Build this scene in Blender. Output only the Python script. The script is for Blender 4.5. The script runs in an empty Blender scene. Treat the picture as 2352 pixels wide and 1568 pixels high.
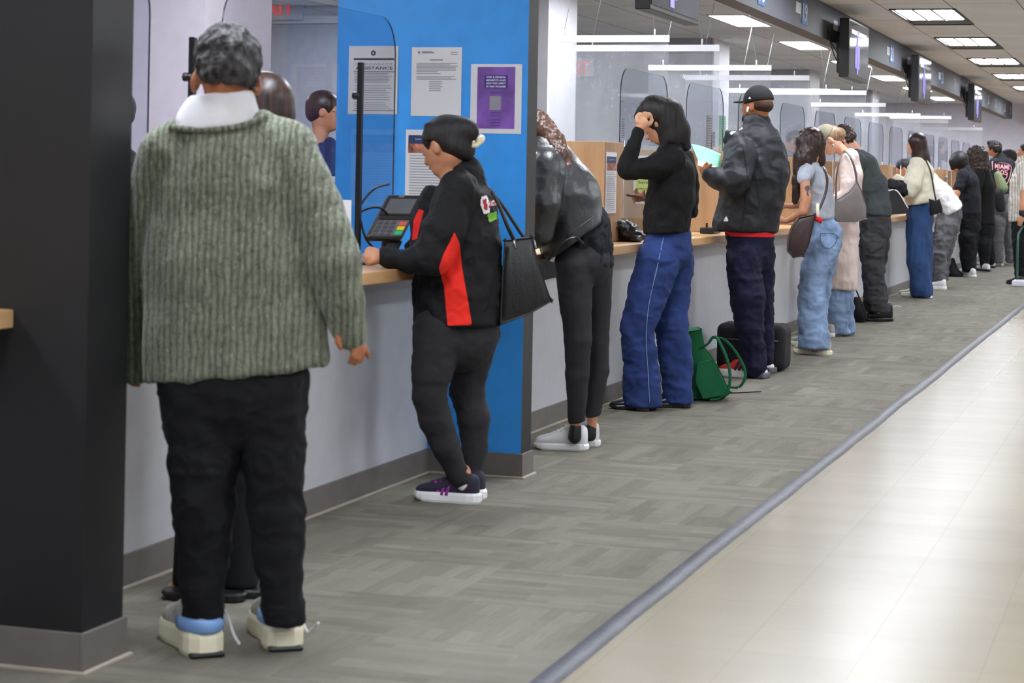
import bpy, math, random
import numpy as np
from mathutils import Vector, Matrix
from mathutils.bvhtree import BVHTree
random.seed(7)
C = bpy.context.scene.collection
PI = math.pi
# ------------------------------------------------------------------ camera, world, exposure
F = 4700.0; H = 1.21; CX = 1176.0; CY = 403.6; ROLL = 0.0187
YAW = math.atan((2694-CX)/F)
cam = bpy.data.objects.new('camera', bpy.data.cameras.new('camera')); C.objects.link(cam)
cam.data.sensor_width = 36; cam.data.lens = F/2352*36
cam.data.shift_y = -(784-CY)/2352
cam.data.clip_start = .05; cam.data.clip_end = 200
_fw = Vector((math.cos(YAW), math.sin(YAW), 0)); _rt = Vector((math.sin(YAW), -math.cos(YAW), 0)); _up = Vector((0, 0, 1))
_r2 = _rt*math.cos(ROLL) + _up*math.sin(ROLL); _u2 = _up*math.cos(ROLL) - _rt*math.sin(ROLL)
cam.matrix_world = Matrix.Translation((0, 0, H)) @ Matrix((_r2, _u2, -_fw)).transposed().to_4x4()
cam.data.dof.use_dof = True; cam.data.dof.focus_distance = 12.5; cam.data.dof.aperture_fstop = 7.1
bpy.context.scene.camera = cam
sc = bpy.context.scene
sc.view_settings.view_transform = 'Standard'; sc.view_settings.look = 'None'
sc.view_settings.gamma = 1; sc.view_settings.use_curve_mapping = False
sc.view_settings.exposure = 0.0
sc.cycles.use_denoising = True
sc.cycles.transparent_max_bounces = 24; sc.cycles.max_bounces = 6; sc.cycles.diffuse_bounces = 4
sc.cycles.sample_clamp_indirect = 6
sc.cycles.use_adaptive_sampling = True; sc.cycles.adaptive_threshold = 0.03
sc.cycles.caustics_reflective = False; sc.cycles.caustics_refractive = False
w = bpy.data.worlds.new('world'); sc.world = w; w.use_nodes = True
w.node_tree.nodes['Background'].inputs[0].default_value = (.8, .85, .9, 1); w.node_tree.nodes['Background'].inputs[1].default_value = 0.15
LAMP = 42.0            # radiance of the fluorescent troffers

# ------------------------------------------------------------------ from photo pixels to the place
fw = np.array(_fw); rt = np.array(_rt); CAM = np.array([0, 0, H])
def ray(u, v):
    a = (u-CX)/F; b = (v-CY)/F; c, s = math.cos(ROLL), math.sin(ROLL)
    return a*c+b*s, -a*s+b*c
def rdir(u, v):
    r, d = ray(u, v); return fw + r*rt - d*np.array([0, 0, 1.])
def atZ(u, v, z=0.): d = rdir(u, v); return CAM + d*((z-H)/d[2])
def atY(u, v, y): d = rdir(u, v); return CAM + d*(y/d[1])
def atX(u, v, x): d = rdir(u, v); return CAM + d*(x/d[0])
def atD(u, v, D): return CAM + rdir(u, v)*D

# ------------------------------------------------------------------ materials
def lin(c):
    return tuple(((x/255)/12.92 if x/255 <= .04045 else ((x/255+.055)/1.055)**2.4) for x in c[:3]) + (1.,)
class NT:
    def __init__(s, name):
        s.m = bpy.data.materials.new(name); s.m.use_nodes = True; s.t = s.m.node_tree; s.n = s.t.nodes; s.l = s.t.links
        s.b = s.n['Principled BSDF']; s.out = s.n['Material Output']; s._co = None
    def node(s, typ, **kw):
        n = s.n.new(typ)
        for k, v in kw.items():
            if k.startswith('i_'):
                key = k[2:]; key = int(key) if key.isdigit() else key
                n.inputs[key].default_value = v
            else: setattr(n, k, v)
        return n
    def link(s, a, b): s.l.new(a, b)
    def co(s, scale=(1, 1, 1), rot=(0, 0, 0), loc=(0, 0, 0)):
        if not s._co: s._co = s.node('ShaderNodeTexCoord')
        mp = s.node('ShaderNodeMapping'); mp.inputs['Scale'].default_value = scale; mp.inputs['Rotation'].default_value = rot; mp.inputs['Location'].default_value = loc
        s.link(s._co.outputs['Object'], mp.inputs[0]); return mp.outputs[0]
    def noise(s, scale, sc3=(1, 1, 1), detail=3, rough=.5, loc=(0, 0, 0)):
        n = s.node('ShaderNodeTexNoise'); n.inputs['Scale'].default_value = scale; n.inputs['Detail'].default_value = detail; n.inputs['Roughness'].default_value = rough
        s.link(s.co(sc3, loc=loc), n.inputs['Vector']); return n.outputs['Fac']
    def ramp(s, fac, stops):
        r = s.node('ShaderNodeValToRGB'); e = r.color_ramp.elements
        while len(e) < len(stops): e.new(.5)
        for i, (p, c) in enumerate(stops): e[i].position = p; e[i].color = c
        s.link(fac, r.inputs[0]); return r.outputs[0]
    def mix(s, fac, a, b, blend='MIX'):
        m = s.node('ShaderNodeMix', data_type='RGBA', blend_type=blend)
        for i, x in ((0, fac), (6, a), (7, b)):
            if isinstance(x, (tuple, float, int)): m.inputs[i].default_value = x
            else: s.link(x, m.inputs[i])
        return m.outputs[2]
    def math(s, op, a, b=0.):
        m = s.node('ShaderNodeMath', operation=op)
        for i, x in ((0, a), (1, b)):
            if isinstance(x, (float, int)): m.inputs[i].default_value = x
            else: s.link(x, m.inputs[i])
        return m.outputs[0]
    def bump(s, h, strength=.3, dist=.01):
        b = s.node('ShaderNodeBump'); b.inputs['Strength'].default_value = strength; b.inputs['Distance'].default_value = dist
        s.link(h, b.inputs['Height']); s.link(b.outputs[0], s.b.inputs['Normal'])
    def attr(s, name): return s.node('ShaderNodeAttribute', attribute_name=name).outputs['Fac']
MATS = {}
def mat(name, col, rough=.6, metal=0., var=.06, vs=12, bump=0., bs=60, b3=(1, 1, 1), spec=.5, sheen=0., emit=0., coat=0., v3=(1, 1, 1)):
    if name in MATS: return MATS[name]
    t = NT(name); c = lin(col)
    if var:
        lo = tuple(max(0, x*(1-var*1.6)) for x in c[:3])+(1,); hi = tuple(min(1, x*(1+var*1.6)) for x in c[:3])+(1,)
        t.link(t.ramp(t.noise(vs, v3), [(.3, lo), (.7, hi)]), t.b.inputs['Base Color'])
    else: t.b.inputs['Base Color'].default_value = c
    t.b.inputs['Roughness'].default_value = rough; t.b.inputs['Metallic'].default_value = metal
    t.b.inputs['Specular IOR Level'].default_value = spec
    if sheen: t.b.inputs['Sheen Weight'].default_value = sheen
    if coat: t.b.inputs['Coat Weight'].default_value = coat
    if bump: t.bump(t.noise(bs, b3), bump, .004)
    if emit: t.b.inputs['Emission Color'].default_value = c; t.b.inputs['Emission Strength'].default_value = emit
    MATS[name] = t.m; return t.m
def clear(name, tint, gloss=.06, milk=0., milkcol=(225, 228, 235), tex=0.):
    if name in MATS: return MATS[name]
    t = NT(name); t.n.remove(t.b)
    tr = t.node('ShaderNodeBsdfTransparent'); tr.inputs[0].default_value = tint
    gl = t.node('ShaderNodeBsdfGlossy'); gl.inputs['Roughness'].default_value = .12 if tex else .04
    fr = t.node('ShaderNodeFresnel'); fr.inputs[0].default_value = 1.45
    mx = t.node('ShaderNodeMixShader'); t.link(t.math('MULTIPLY', fr.outputs[0], gloss*10), mx.inputs[0]); t.link(tr.outputs[0], mx.inputs[1]); t.link(gl.outputs[0], mx.inputs[2])
    last = mx.outputs[0]
    if tex:
        b = t.node('ShaderNodeBump'); b.inputs['Strength'].default_value = .6; b.inputs['Distance'].default_value = tex
        t.link(t.noise(5, (1, 2.2, 1), 3), b.inputs['Height']); t.link(b.outputs[0], gl.inputs['Normal'])
    if milk:
        df = t.node('ShaderNodeBsdfTranslucent'); df.inputs[0].default_value = lin(milkcol)
        d2 = t.node('ShaderNodeBsdfDiffuse'); d2.inputs[0].default_value = lin(milkcol)
        a = t.node('ShaderNodeAddShader'); h = t.node('ShaderNodeMixShader'); h.inputs[0].default_value = .5
        t.link(df.outputs[0], h.inputs[1]); t.link(d2.outputs[0], h.inputs[2])
        m2 = t.node('ShaderNodeMixShader'); m2.inputs[0].default_value = milk
        if tex: t.link(t.math('MULTIPLY', t.noise(2.5, (1, 1.6, .7), 4, .6), milk*2), m2.inputs[0])
        t.link(last, m2.inputs[1]); t.link(h.outputs[0], m2.inputs[2]); last = m2.outputs[0]
    t.link(last, t.out.inputs[0]); MATS[name] = t.m; return t.m
def wood_mat():
    t = NT('blond_oak'); g = t.noise(6, (1.2, 1.2, .12) , 6, .6)
    t.link(t.ramp(g, [(.25, lin((146, 108, 74))), (.5, lin((176, 138, 100))), (.75, lin((196, 160, 122)))]), t.b.inputs['Base Color'])
    t.b.inputs['Roughness'].default_value = .45; return t.m
def wood_h():
    t = NT('oak_worktop'); g = t.noise(5, (.25, 2.2, 2.2), 6, .6)
    t.link(t.ramp(g, [(.25, lin((170, 128, 84))), (.5, lin((194, 154, 108))), (.75, lin((212, 176, 130)))]), t.b.inputs['Base Color'])
    t.b.inputs['Roughness'].default_value = .35; return t.m
def carpet_mat():
    t = NT('carpet_tile')
    def layer(rotz, bw, bh, off):
        b = t.node('ShaderNodeTexBrick'); b.offset = .37; b.offset_frequency = 2
        b.inputs['Scale'].default_value = 1; b.inputs['Brick Width'].default_value = bw; b.inputs['Row Height'].default_value = bh
        b.inputs['Mortar Size'].default_value = 0.0; b.inputs['Bias'].default_value = 0
        b.inputs['Color1'].default_value = (0, 0, 0, 1); b.inputs['Color2'].default_value = (1, 1, 1, 1)
        t.link(t.co((1, 1, 1), (0, 0, rotz), (off, off*.6, 0)), b.inputs[0]); return b.outputs[0]
    # a carpet tile every 0.5 m, quarter turned
    ck = t.node('ShaderNodeTexChecker'); ck.inputs['Scale'].default_value = 2; ck.inputs[1].default_value = (0, 0, 0, 1); ck.inputs[2].default_value = (1, 1, 1, 1)
    t.link(t.co((1, 1, 1), (0, 0, 0), (.013, .007, .01)), ck.inputs[0])
    a = t.mix(.5, layer(0, .33, .045, 0), layer(0, .5, .085, 3.3)); b = t.mix(.5, layer(PI/2, .33, .045, 1.7), layer(PI/2, .5, .085, 7.1))
    pat = t.mix(ck.outputs['Fac'], a, b)
    st = t.mix(ck.outputs['Fac'], t.noise(10, (1, 14, 1), 2), t.noise(10, (14, 1, 1), 2))
    v = t.mix(.42, pat, st)
    v = t.mix(.22, v, t.noise(260, (1, 1, 1), 2))
    t.link(t.ramp(v, [(.22, lin((100, 97, 87))), (.5, lin((115, 111, 101))), (.8, lin((131, 128, 117)))]), t.b.inputs['Base Color'])
    t.b.inputs['Roughness'].default_value = .95; t.b.inputs['Specular IOR Level'].default_value = .1
    t.bump(t.noise(500, (1, 1, 1), 2), .5, .003); return t.m
def tile_mat():
    t = NT('vinyl_floor_tile')
    b = t.node('ShaderNodeTexBrick'); b.offset = 0; b.inputs['Scale'].default_value = 1; b.inputs['Brick Width'].default_value = .3048; b.inputs['Row Height'].default_value = .3048
    b.inputs['Mortar Size'].default_value = .0012; b.inputs['Mortar Smooth'].default_value = .2
    b.inputs['Color1'].default_value = lin((151, 142, 124)); b.inputs['Color2'].default_value = lin((148, 139, 122)); b.inputs['Mortar'].default_value = lin((138, 128, 113))
    t.link(t.co((1, 1, 1), (0, 0, 0), (0, .127, 0)), b.inputs[0])
    st = t.ramp(t.noise(1.6, (3.0, .5, 1), 4, .55), [(.35, lin((228, 222, 214))), (.62, (1, 1, 1, 1))])
    c = t.mix(.22, b.outputs[0], st, 'MULTIPLY')
    t.link(c, t.b.inputs['Base Color'])
    t.b.inputs['Roughness'].default_value = .24; t.b.inputs['Specular IOR Level'].default_value = .3
    t.bump(t.noise(2.5, (2.2, .8, 1), 2), .02, .006)
    return t.m
def ceil_mat():
    t = NT('ceiling_tile')
    b = t.node('ShaderNodeTexBrick'); b.offset = 0; b.inputs['Scale'].default_value = 1; b.inputs['Brick Width'].default_value = 1.85; b.inputs['Row Height'].default_value = .61
    b.inputs['Mortar Size'].default_value = .006; b.inputs['Mortar Smooth'].default_value = .3
    b.inputs['Color1'].default_value = lin((240, 243, 248)); b.inputs['Color2'].default_value = lin((235, 238, 243)); b.inputs['Mortar'].default_value = lin((130, 114, 106))
    t.link(t.co((1, 1, 1), (0, 0, 0), (-18.85+1.85*11, -1.89+.61*8, 0)), b.inputs[0])
    t.link(t.mix(.25, b.outputs[0], t.ramp(t.noise(1.2, (1, 1, 1), 4), [(.3, lin((190, 182, 170))), (.7, (1, 1, 1, 1))]), 'MULTIPLY'), t.b.inputs['Base Color'])
    t.b.inputs['Roughness'].default_value = .9; t.bump(t.noise(180), .2, .002); return t.m

M = dict(
    wall=mat('grey_paint', (198, 199, 205), .5, bump=.08, bs=300, var=.02), lavd=mat('lavender_paint', (196, 188, 200), .6, var=.02), lav=mat('pale_lavender_paint', (214, 210, 222), .6, var=.02),
    dimwall=mat('mid_grey_paint', (168, 168, 176), .6, var=.03), white=mat('white_paint', (205, 205, 210), .5, var=.02),
    char=mat('charcoal_paint', (20, 20, 23), .5, var=.05, vs=4, bump=.1, bs=300), blue=mat('bright_blue_paint', (54, 160, 250), .45, var=.03, bump=.06, bs=300),
    base=mat('taupe_vinyl_base', (112, 106, 102), .5, var=.05), basel=mat('pale_cove_edge', (170, 160, 146), .6),
    wood=wood_mat(), woodh=wood_h(), carpet=carpet_mat(), tile=tile_mat(), ceil=ceil_mat(),
    rubber=mat('dark_rubber_strip', (66, 66, 74), .45, bump=.4, bs=60, var=.2, vs=9),
    black=mat('black_plastic', (22, 22, 24), .4, var=.1), blackm=mat('black_metal', (26, 26, 30), .35, metal=.3, var=.1),
    beam=mat('charcoal_fascia', (74, 75, 84), .55, var=.04, vs=3), under=mat('brown_grey_soffit', (92, 84, 80), .6),
    rail=mat('white_rail', (236, 236, 240), .3, var=0), wire=mat('steel_wire', (190, 190, 195), .4, metal=.6, var=0),
    paper=mat('paper_white', (232, 232, 236), .7, var=.015, vs=3), ink=mat('ink_grey', (150, 150, 158), .8, var=0), inkd=mat('ink_black', (40, 40, 46), .8, var=0),
    inkb=mat('ink_blue', (34, 62, 120), .7, var=0), purple=mat('ink_purple', (128, 84, 176), .6, var=.25, vs=9), deeppurple=mat('ink_deep_purple', (66, 42, 132), .6, var=0),
    lime=mat('lime_paper', (200, 232, 40), .6, var=.02), mint=mat('mint_paper', (126, 196, 160), .6, var=.02), pink=mat('pink_paper', (240, 214, 226), .6, var=.02),
    red=mat('exit_red', (226, 60, 66), .5, var=0, emit=.6), photo=mat('photo_print', (150, 92, 72), .5, var=.9, vs=26), navyp=mat('print_navy', (38, 56, 100), .5, var=.1),
    signblue=mat('sign_blue', (40, 92, 150), .5, var=.05), signwhite=mat('sign_white', (226, 228, 232), .5, var=0),
    lcd=mat('dark_screen', (52, 54, 62), .12, var=.1), metal=mat('brushed_metal', (196, 196, 198), .3, metal=1, var=.05),
    screen=mat('lit_screen_violet', (120, 112, 190), .3, var=.2, emit=.5), brown=mat('brown_wood_cabinet', (150, 84, 62), .5, var=.3),
    beige=mat('beige_board', (214, 206, 204), .7), green_steel=mat('green_steel', (58, 92, 84), .4, metal=.3),
    lamp=mat('troffer_lens', (240, 246, 255), .5, var=0, emit=LAMP), louver=mat('louver_white', (215, 215, 215), .4, var=0), housing=mat('troffer_housing', (46, 44, 42), .5, var=0),
    acrylic=clear('clear_acrylic', (.80, .83, .90, 1), .07), acedge=mat('smoked_edge', (32, 34, 44), .3, var=0),
    vinyl=clear('clear_vinyl_curtain', (.93, .94, .95, 1), .09, milk=.20, tex=.05),
)

# ------------------------------------------------------------------ object helpers (origins in world space, no rotations)
ORG = {}
def mesh_obj(name, verts, faces, m, parent=None, org=None, smooth=False, mats=None, fmat=None, attrs=None):
    v = np.asarray(verts, dtype=np.float64)
    if org is None:
        lo, hi = v.min(0), v.max(0); org = ((lo[0]+hi[0])/2, (lo[1]+hi[1])/2, lo[2])
    org = np.array(org, float); me = bpy.data.meshes.new(name)
    if isinstance(faces, np.ndarray) and faces.ndim == 2:
        nf, k = faces.shape; me.vertices.add(len(v)); me.vertices.foreach_set('co', (v-org).astype(np.float32).ravel())
        me.loops.add(nf*k); me.loops.foreach_set('vertex_index', faces.astype(np.int32).ravel())
        me.polygons.add(nf); me.polygons.foreach_set('loop_start', np.arange(0, nf*k, k, dtype=np.int32)); me.update(calc_edges=True)
    else:
        me.from_pydata([tuple(p) for p in (v-org)], [], [tuple(f) for f in faces]); me.update()
    for mm in (mats or [m]): me.materials.append(mm)
    if fmat is not None: me.polygons.foreach_set('material_index', np.asarray(fmat, dtype=np.int32))
    if smooth: me.polygons.foreach_set('use_smooth', np.ones(len(me.polygons), dtype=bool))
    for an, av in (attrs or {}).items():
        at = me.attributes.new(an, 'FLOAT', 'POINT'); at.data.foreach_set('value', np.asarray(av, dtype=np.float32))
    o = bpy.data.objects.new(name, me); C.objects.link(o); ORG[o.name] = org
    if parent is not None:
        o.parent = parent; o.location = tuple(org - ORG[parent.name])
    else: o.location = tuple(org)
    return o
def empty(name, org):
    o = bpy.data.objects.new(name, None); C.objects.link(o); ORG[o.name] = np.array(org, float); o.location = tuple(org); o.empty_display_size = .1; return o
def tag(o, label, cat, group=None, kind=None):
    if label: o['label'] = label
    if cat: o['category'] = cat
    if group: o['group'] = group
    if kind: o['kind'] = kind
    return o
def struct(o): o['kind'] = 'structure'; return o
BOXF = [(0, 3, 2, 1), (4, 5, 6, 7), (0, 1, 5, 4), (1, 2, 6, 5), (2, 3, 7, 6), (3, 0, 4, 7)]
def boxv(x0, x1, y0, y1, z0, z1): return [(x0, y0, z0), (x1, y0, z0), (x1, y1, z0), (x0, y1, z0), (x0, y0, z1), (x1, y0, z1), (x1, y1, z1), (x0, y1, z1)]
def bevel(o, wd=.004, seg=2):
    b = o.modifiers.new('bevel', 'BEVEL'); b.width = wd; b.segments = seg; b.limit_method = 'ANGLE'; return o
def box(name, x0, x1, y0, y1, z0, z1, m, parent=None, bv=0, mats=None, fmat=None):
    o = mesh_obj(name, boxv(x0, x1, y0, y1, z0, z1), BOXF, m, parent, mats=mats, fmat=fmat)
    if bv: bevel(o, bv)
    return o
def boxes(name, bl, m, parent=None, bv=0):
    V = []; Fc = []
    for b in bl:
        n = len(V); V += boxv(*b); Fc += [tuple(i+n for i in f) for f in BOXF]
    o = mesh_obj(name, V, Fc, m, parent)
    if bv: bevel(o, bv)
    return o
def catmull(P, n=8):
    P = np.asarray(P, float); P = np.vstack([2*P[0]-P[1], P, 2*P[-1]-P[-2]]); out = []
    for i in range(1, len(P)-2):
        for t in np.linspace(0, 1, n, endpoint=False):
            out.append(.5*((2*P[i])+(-P[i-1]+P[i+1])*t+(2*P[i-1]-5*P[i]+4*P[i+1]-P[i+2])*t*t+(-P[i-1]+3*P[i]-3*P[i+1]+P[i+2])*t**3))
    out.append(P[-2]); return np.array(out)
def tubev(P, r, seg=8, flat=None, side=None):
    """verts/faces of a tube; flat=(half width, half thickness) with 'side' as the width direction makes a strap"""
    P = np.asarray(P, float); n = len(P); r = np.broadcast_to(np.asarray(r, float), (n,)); V = []; Fc = []
    up = np.array([0, 0, 1.]); T = np.gradient(P, axis=0); T /= np.linalg.norm(T, axis=1)[:, None]+1e-9
    a = None
    for i in range(n):
        t = T[i]
        if side is not None: a = np.asarray(side, float) - t*np.dot(side, t)
        elif a is None: a = np.cross(t, up if abs(t[2]) < .9 else np.array([1., 0, 0]))
        else: a = a - t*np.dot(a, t)
        a = a/(np.linalg.norm(a)+1e-9); b = np.cross(t, a)
        for k in range(seg):
            an = 2*PI*k/seg
            if flat: V.append(P[i]+a*flat[0]*math.cos(an)+b*flat[1]*math.sin(an))
            else: V.append(P[i]+(a*math.cos(an)+b*math.sin(an))*r[i])
    for i in range(n-1):
        for k in range(seg): Fc.append((i*seg+k, i*seg+(k+1) % seg, (i+1)*seg+(k+1) % seg, (i+1)*seg+k))
    Fc.append(tuple(range(seg))[::-1]); Fc.append(tuple((n-1)*seg+k for k in range(seg))); return V, Fc
def tube(name, P, r, m, parent=None, seg=8, flat=None, side=None, sm=0):
    if sm: P = catmull(P, sm)
    if sm and not np.isscalar(r): r = np.interp(np.linspace(0, 1, len(P)), np.linspace(0, 1, len(r)), r)
    V, Fc = tubev(P, r, seg, flat, side); return mesh_obj(name, V, Fc, m, parent, smooth=True)
def kids(o): return [c for c in o.children]
def copy_tree(o, delta=(0, 0, 0), parent=None):
    c = o.copy(); C.objects.link(c); c.parent = parent
    if parent is None:
        c.location = tuple(np.array(o.location)+np.array(delta)); 
    ORG[c.name] = ORG[o.name]+np.array(delta)
    for ch in kids(o): copy_tree(ch, delta, c)
    return c
def text_tris(s, bold=False):
    cu = bpy.data.curves.new('t', 'FONT'); cu.body = s; cu.resolution_u = 3
    if bold: cu.offset = .02
    ob = bpy.data.objects.new('t', cu); C.objects.link(ob); bpy.context.view_layer.update()
    dg = bpy.context.evaluated_depsgraph_get(); me = bpy.data.meshes.new_from_object(ob.evaluated_get(dg))
    V = np.array([v.co[:] for v in me.vertices]); Fc = [tuple(p.vertices) for p in me.polygons]
    bpy.data.objects.remove(ob); bpy.data.curves.remove(cu); bpy.data.meshes.remove(me); return V[:, :2], Fc
def text_plane(name, s, org, ux, uy, wdt, hgt, m, parent=None, bold=False):
    """flat lettering filling wdt x hgt, lower left corner at org, along unit vectors ux (reading) and uy (up)"""
    V, Fc = text_tris(s, bold); V = (V-V.min(0))/(V.max(0)-V.min(0))
    P = np.array(org)[None]+V[:, :1]*wdt*np.array(ux)[None]+V[:, 1:]*hgt*np.array(uy)[None]
    return mesh_obj(name, P, Fc, m, parent)
def quads_plane(name, rects, org, ux, uy, m, parent=None):
    V = []; Fc = []; org = np.array(org, float); ux = np.array(ux, float); uy = np.array(uy, float)
    for (a0, a1, b0, b1) in rects:
        n = len(V); V += [org+ux*a0+uy*b0, org+ux*a1+uy*b0, org+ux*a1+uy*b1, org+ux*a0+uy*b1]; Fc.append((n, n+1, n+2, n+3))
    return mesh_obj(name, V, Fc, m, parent)

# ------------------------------------------------------------------ room shell
CE = 2.8; WY = 2.86; EX = 41.0
struct(box('floor', -5, EX, -7, 1.41, -.1, 0, M['tile']))
struct(box('carpet', -5, EX, 1.41, 9.5, -.1, .002, M['carpet']))
xs = np.linspace(-4.9, EX, 240)
ev = []; ef = []
rng = random.Random(3); off = [0.]
for i in range(1, len(xs)): off.append(off[-1]*.9+rng.uniform(-.003, .003))
for i, x in enumerate(xs):
    for (dy, z) in ((-.03, .001), (-.022, .007), (.028, .011), (.036, .003)): ev.append((x, 1.40+off[i]+dy, z))
for i in range(len(xs)-1):
    for k in range(3): ef.append((i*4+k, (i+1)*4+k, (i+1)*4+k+1, i*4+k+1))
struct(mesh_obj('trim_1', ev, ef, M['rubber'], smooth=True))
struct(box('ceiling', -5, EX, -7, 9.5, CE, CE+.1, M['ceil']))
struct(box('wall_end', EX, EX+.1, -7, 9.5, 0, CE, M['lav']))
struct(box('wall_right', -5, EX, -7.1, -7, 0, CE, M['lav']))
struct(box('wall_back', -5.1, -5, -7, 9.5, 0, CE, M['lav']))
struct(box('wall_far_left', -5, EX, 9.4, 9.5, 0, CE, M['dimwall']))
# low counter wall with a vinyl base
for (a, b) in ((-5, 4.34), (4.54, 7.80), (7.93, EX)):
    struct(box('wall_left', a, b, WY, WY+.1, 0, .82, M['wall']))
    struct(box('baseboard_left', a, b, WY-.009, WY, 0, .1, M['base'], bv=.003))
    struct(box('trim_cove', a, b, WY-.02, WY-.007, 0, .009, M['basel'], bv=.003))
# fin walls standing out from the counter
def fin(x0, x1, y1, face):
    o = struct(box('wall_fin', x0, x1, 2.46, y1, 0, CE, M['char'], mats=[M['char'], M[face]], fmat=[0, 0, 0, 0, 0, 1]))
    struct(boxes('baseboard_fin', [(x0-.009, x1+.009, 2.45, 2.46, 0, .1), (x0-.009, x0, 2.46, WY, 0, .1), (x1, x1+.009, 2.46, WY, 0, .1)], M['base'], bv=.002))
    struct(boxes('trim_cove_fin', [(x0-.02, x1+.02, 2.438, 2.452, 0, .01), (x0-.02, x0-.008, 2.45, WY, 0, .01)], M['basel'], bv=.003))
fin(4.34, 4.54, 3.5, 'char'); fin(7.80, 7.93, 3.285, 'blue')
# columns and cross walls of the room behind the counter
for x in (9.9, 16.2, 22.6, 29.0, 35.4):
    struct(box('wall_column', x, x+.85, 4.94, 6.0, 0, CE, M['white'] if x > 10 else M['lavd']))
    if x > 17 or x < 10: struct(box('wall_cross', x+.01, x+.15, 5.9, 9.4, 0, CE, M['dimwall'] if x > 10 else M['lavd']))
    if x > 17: struct(box('wall_cross', x-.02, x, 4.96, 7.2, 0, CE, M['dimwall']))
struct(box('wall_cross', 18.05, 18.2, 5.7, 9.4, 0, 2.66, M['dimwall']))
struct(box('trim_2', 18.0, 18.05, 5.7, 9.4, 2.63, 2.70, M['white']))
# ------------------------------------------------------------------ overhead fascia beam
struct(box('trim_3', 9.0, 40.6, 2.98, 3.13, 2.485, CE, M['beam'], mats=[M['beam'], M['under']], fmat=[1, 0, 0, 0, 0, 0]))
# ------------------------------------------------------------------ troffers
def troffer(x0, x1, y0, y1, louv):
    t = empty('ceiling_light', ((x0+x1)/2, (y0+y1)/2, CE-.02))
    fr = [(x0, x1, y0-.0, y0+.02, CE-.012, CE-.001), (x0, x1, y1-.02, y1, CE-.012, CE-.001), (x0, x0+.02, y0, y1, CE-.012, CE-.001), (x1-.02, x1, y0, y1, CE-.012, CE-.001)]
    if louv:
        boxes('frame', fr, M['housing'], t)
        xe = x0+(x1-x0)*.68
        box('lens', x0+.03, xe, y0+.05, y1-.05, CE-.004, CE-.002, M['lamp'], t)
        box('end_panel', xe+.01, x1-.03, y0+.03, y1-.03, CE-.006, CE-.002, M['beam'], t)
        lv = [(x0+.03, xe, y0+(y1-y0)*k-.012, y0+(y1-y0)*k+.012, CE-.014, CE-.004) for k in (.36, .64)]
        lv += [(x0+.03+(xe-x0)*k/14, x0+.036+(xe-x0)*k/14, y0+.05, y1-.05, CE-.012, CE-.004) for k in range(1, 14)]
        boxes('louver', lv, M['louver'], t)
    else:
        boxes('frame', fr, M['louver'], t)
        box('lens', x0+.02, x1-.02, y0+.02, y1-.02, CE-.006, CE-.002, M['lamp'], t)
        boxes('lens_rib', [(x0+.05, x1-.05, y0+.06, y0+.066, CE-.009, CE-.006)], M['louver'], t)
    return t
A = []
ta = troffer(18.85, 20.7, 1.9, 2.5, True); ord_ = ['nearest', 'second', 'third', 'fourth', 'fifth', 'last']
for k in range(-6, 6):
    if k == 0: o = ta
    else: o = copy_tree(ta, (3.7*k, 0, 0))
    vis = 0 <= k <= 5
    tag(o, ('%s louvered ceiling light in view above the aisle beside the dark beam' % ord_[k]) if vis else 'louvered ceiling light over the aisle behind the camera view', 'ceiling light', 'louvered lights over the aisle')
for yy in (-1.15, -4.2):
    for k in range(-6, 6):
        o = copy_tree(ta, (3.7*k, yy-1.9, 0)); tag(o, 'louvered ceiling light over the open tiled side of the hall', 'ceiling light', 'louvered lights over the tiled hall')
tb = troffer(19.34, 20.75, 3.93, 4.31, False)
for k in range(-5, 6):
    o = tb if k == 0 else copy_tree(tb, (3.72*k, 0, 0))
    tag(o, ('%s flat bright ceiling panel in view behind the dark beam over the clerks' % ord_[k]) if 0 <= k <= 5 else 'flat bright ceiling panel above the clerk area out of view', 'ceiling light', 'flat ceiling panels behind the beam')
for k in range(-5, 6, 1):
    if abs(19.34+3.72*k-16.6) > .9:
        o = copy_tree(tb, (3.72*k, 3.3, 0)); tag(o, 'flat bright ceiling panel deep in the office behind the columns', 'ceiling light', 'flat panels deep in the office')

# ------------------------------------------------------------------ counter worktops
def worktop(a, b, label):
    return tag(box('counter_worktop', a, b, 2.66, 3.3, .82, .865, M['woodh'], bv=.004), label, 'counter')
worktop(-2, 4.34, 'blond wood counter end at the far left edge against the black wall fin')
worktop(4.54, 7.80, 'blond wood counter between the black fin and the blue wall')
worktop(7.93, EX-.5, 'long blond wood counter running from the blue wall into the distance')
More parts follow.
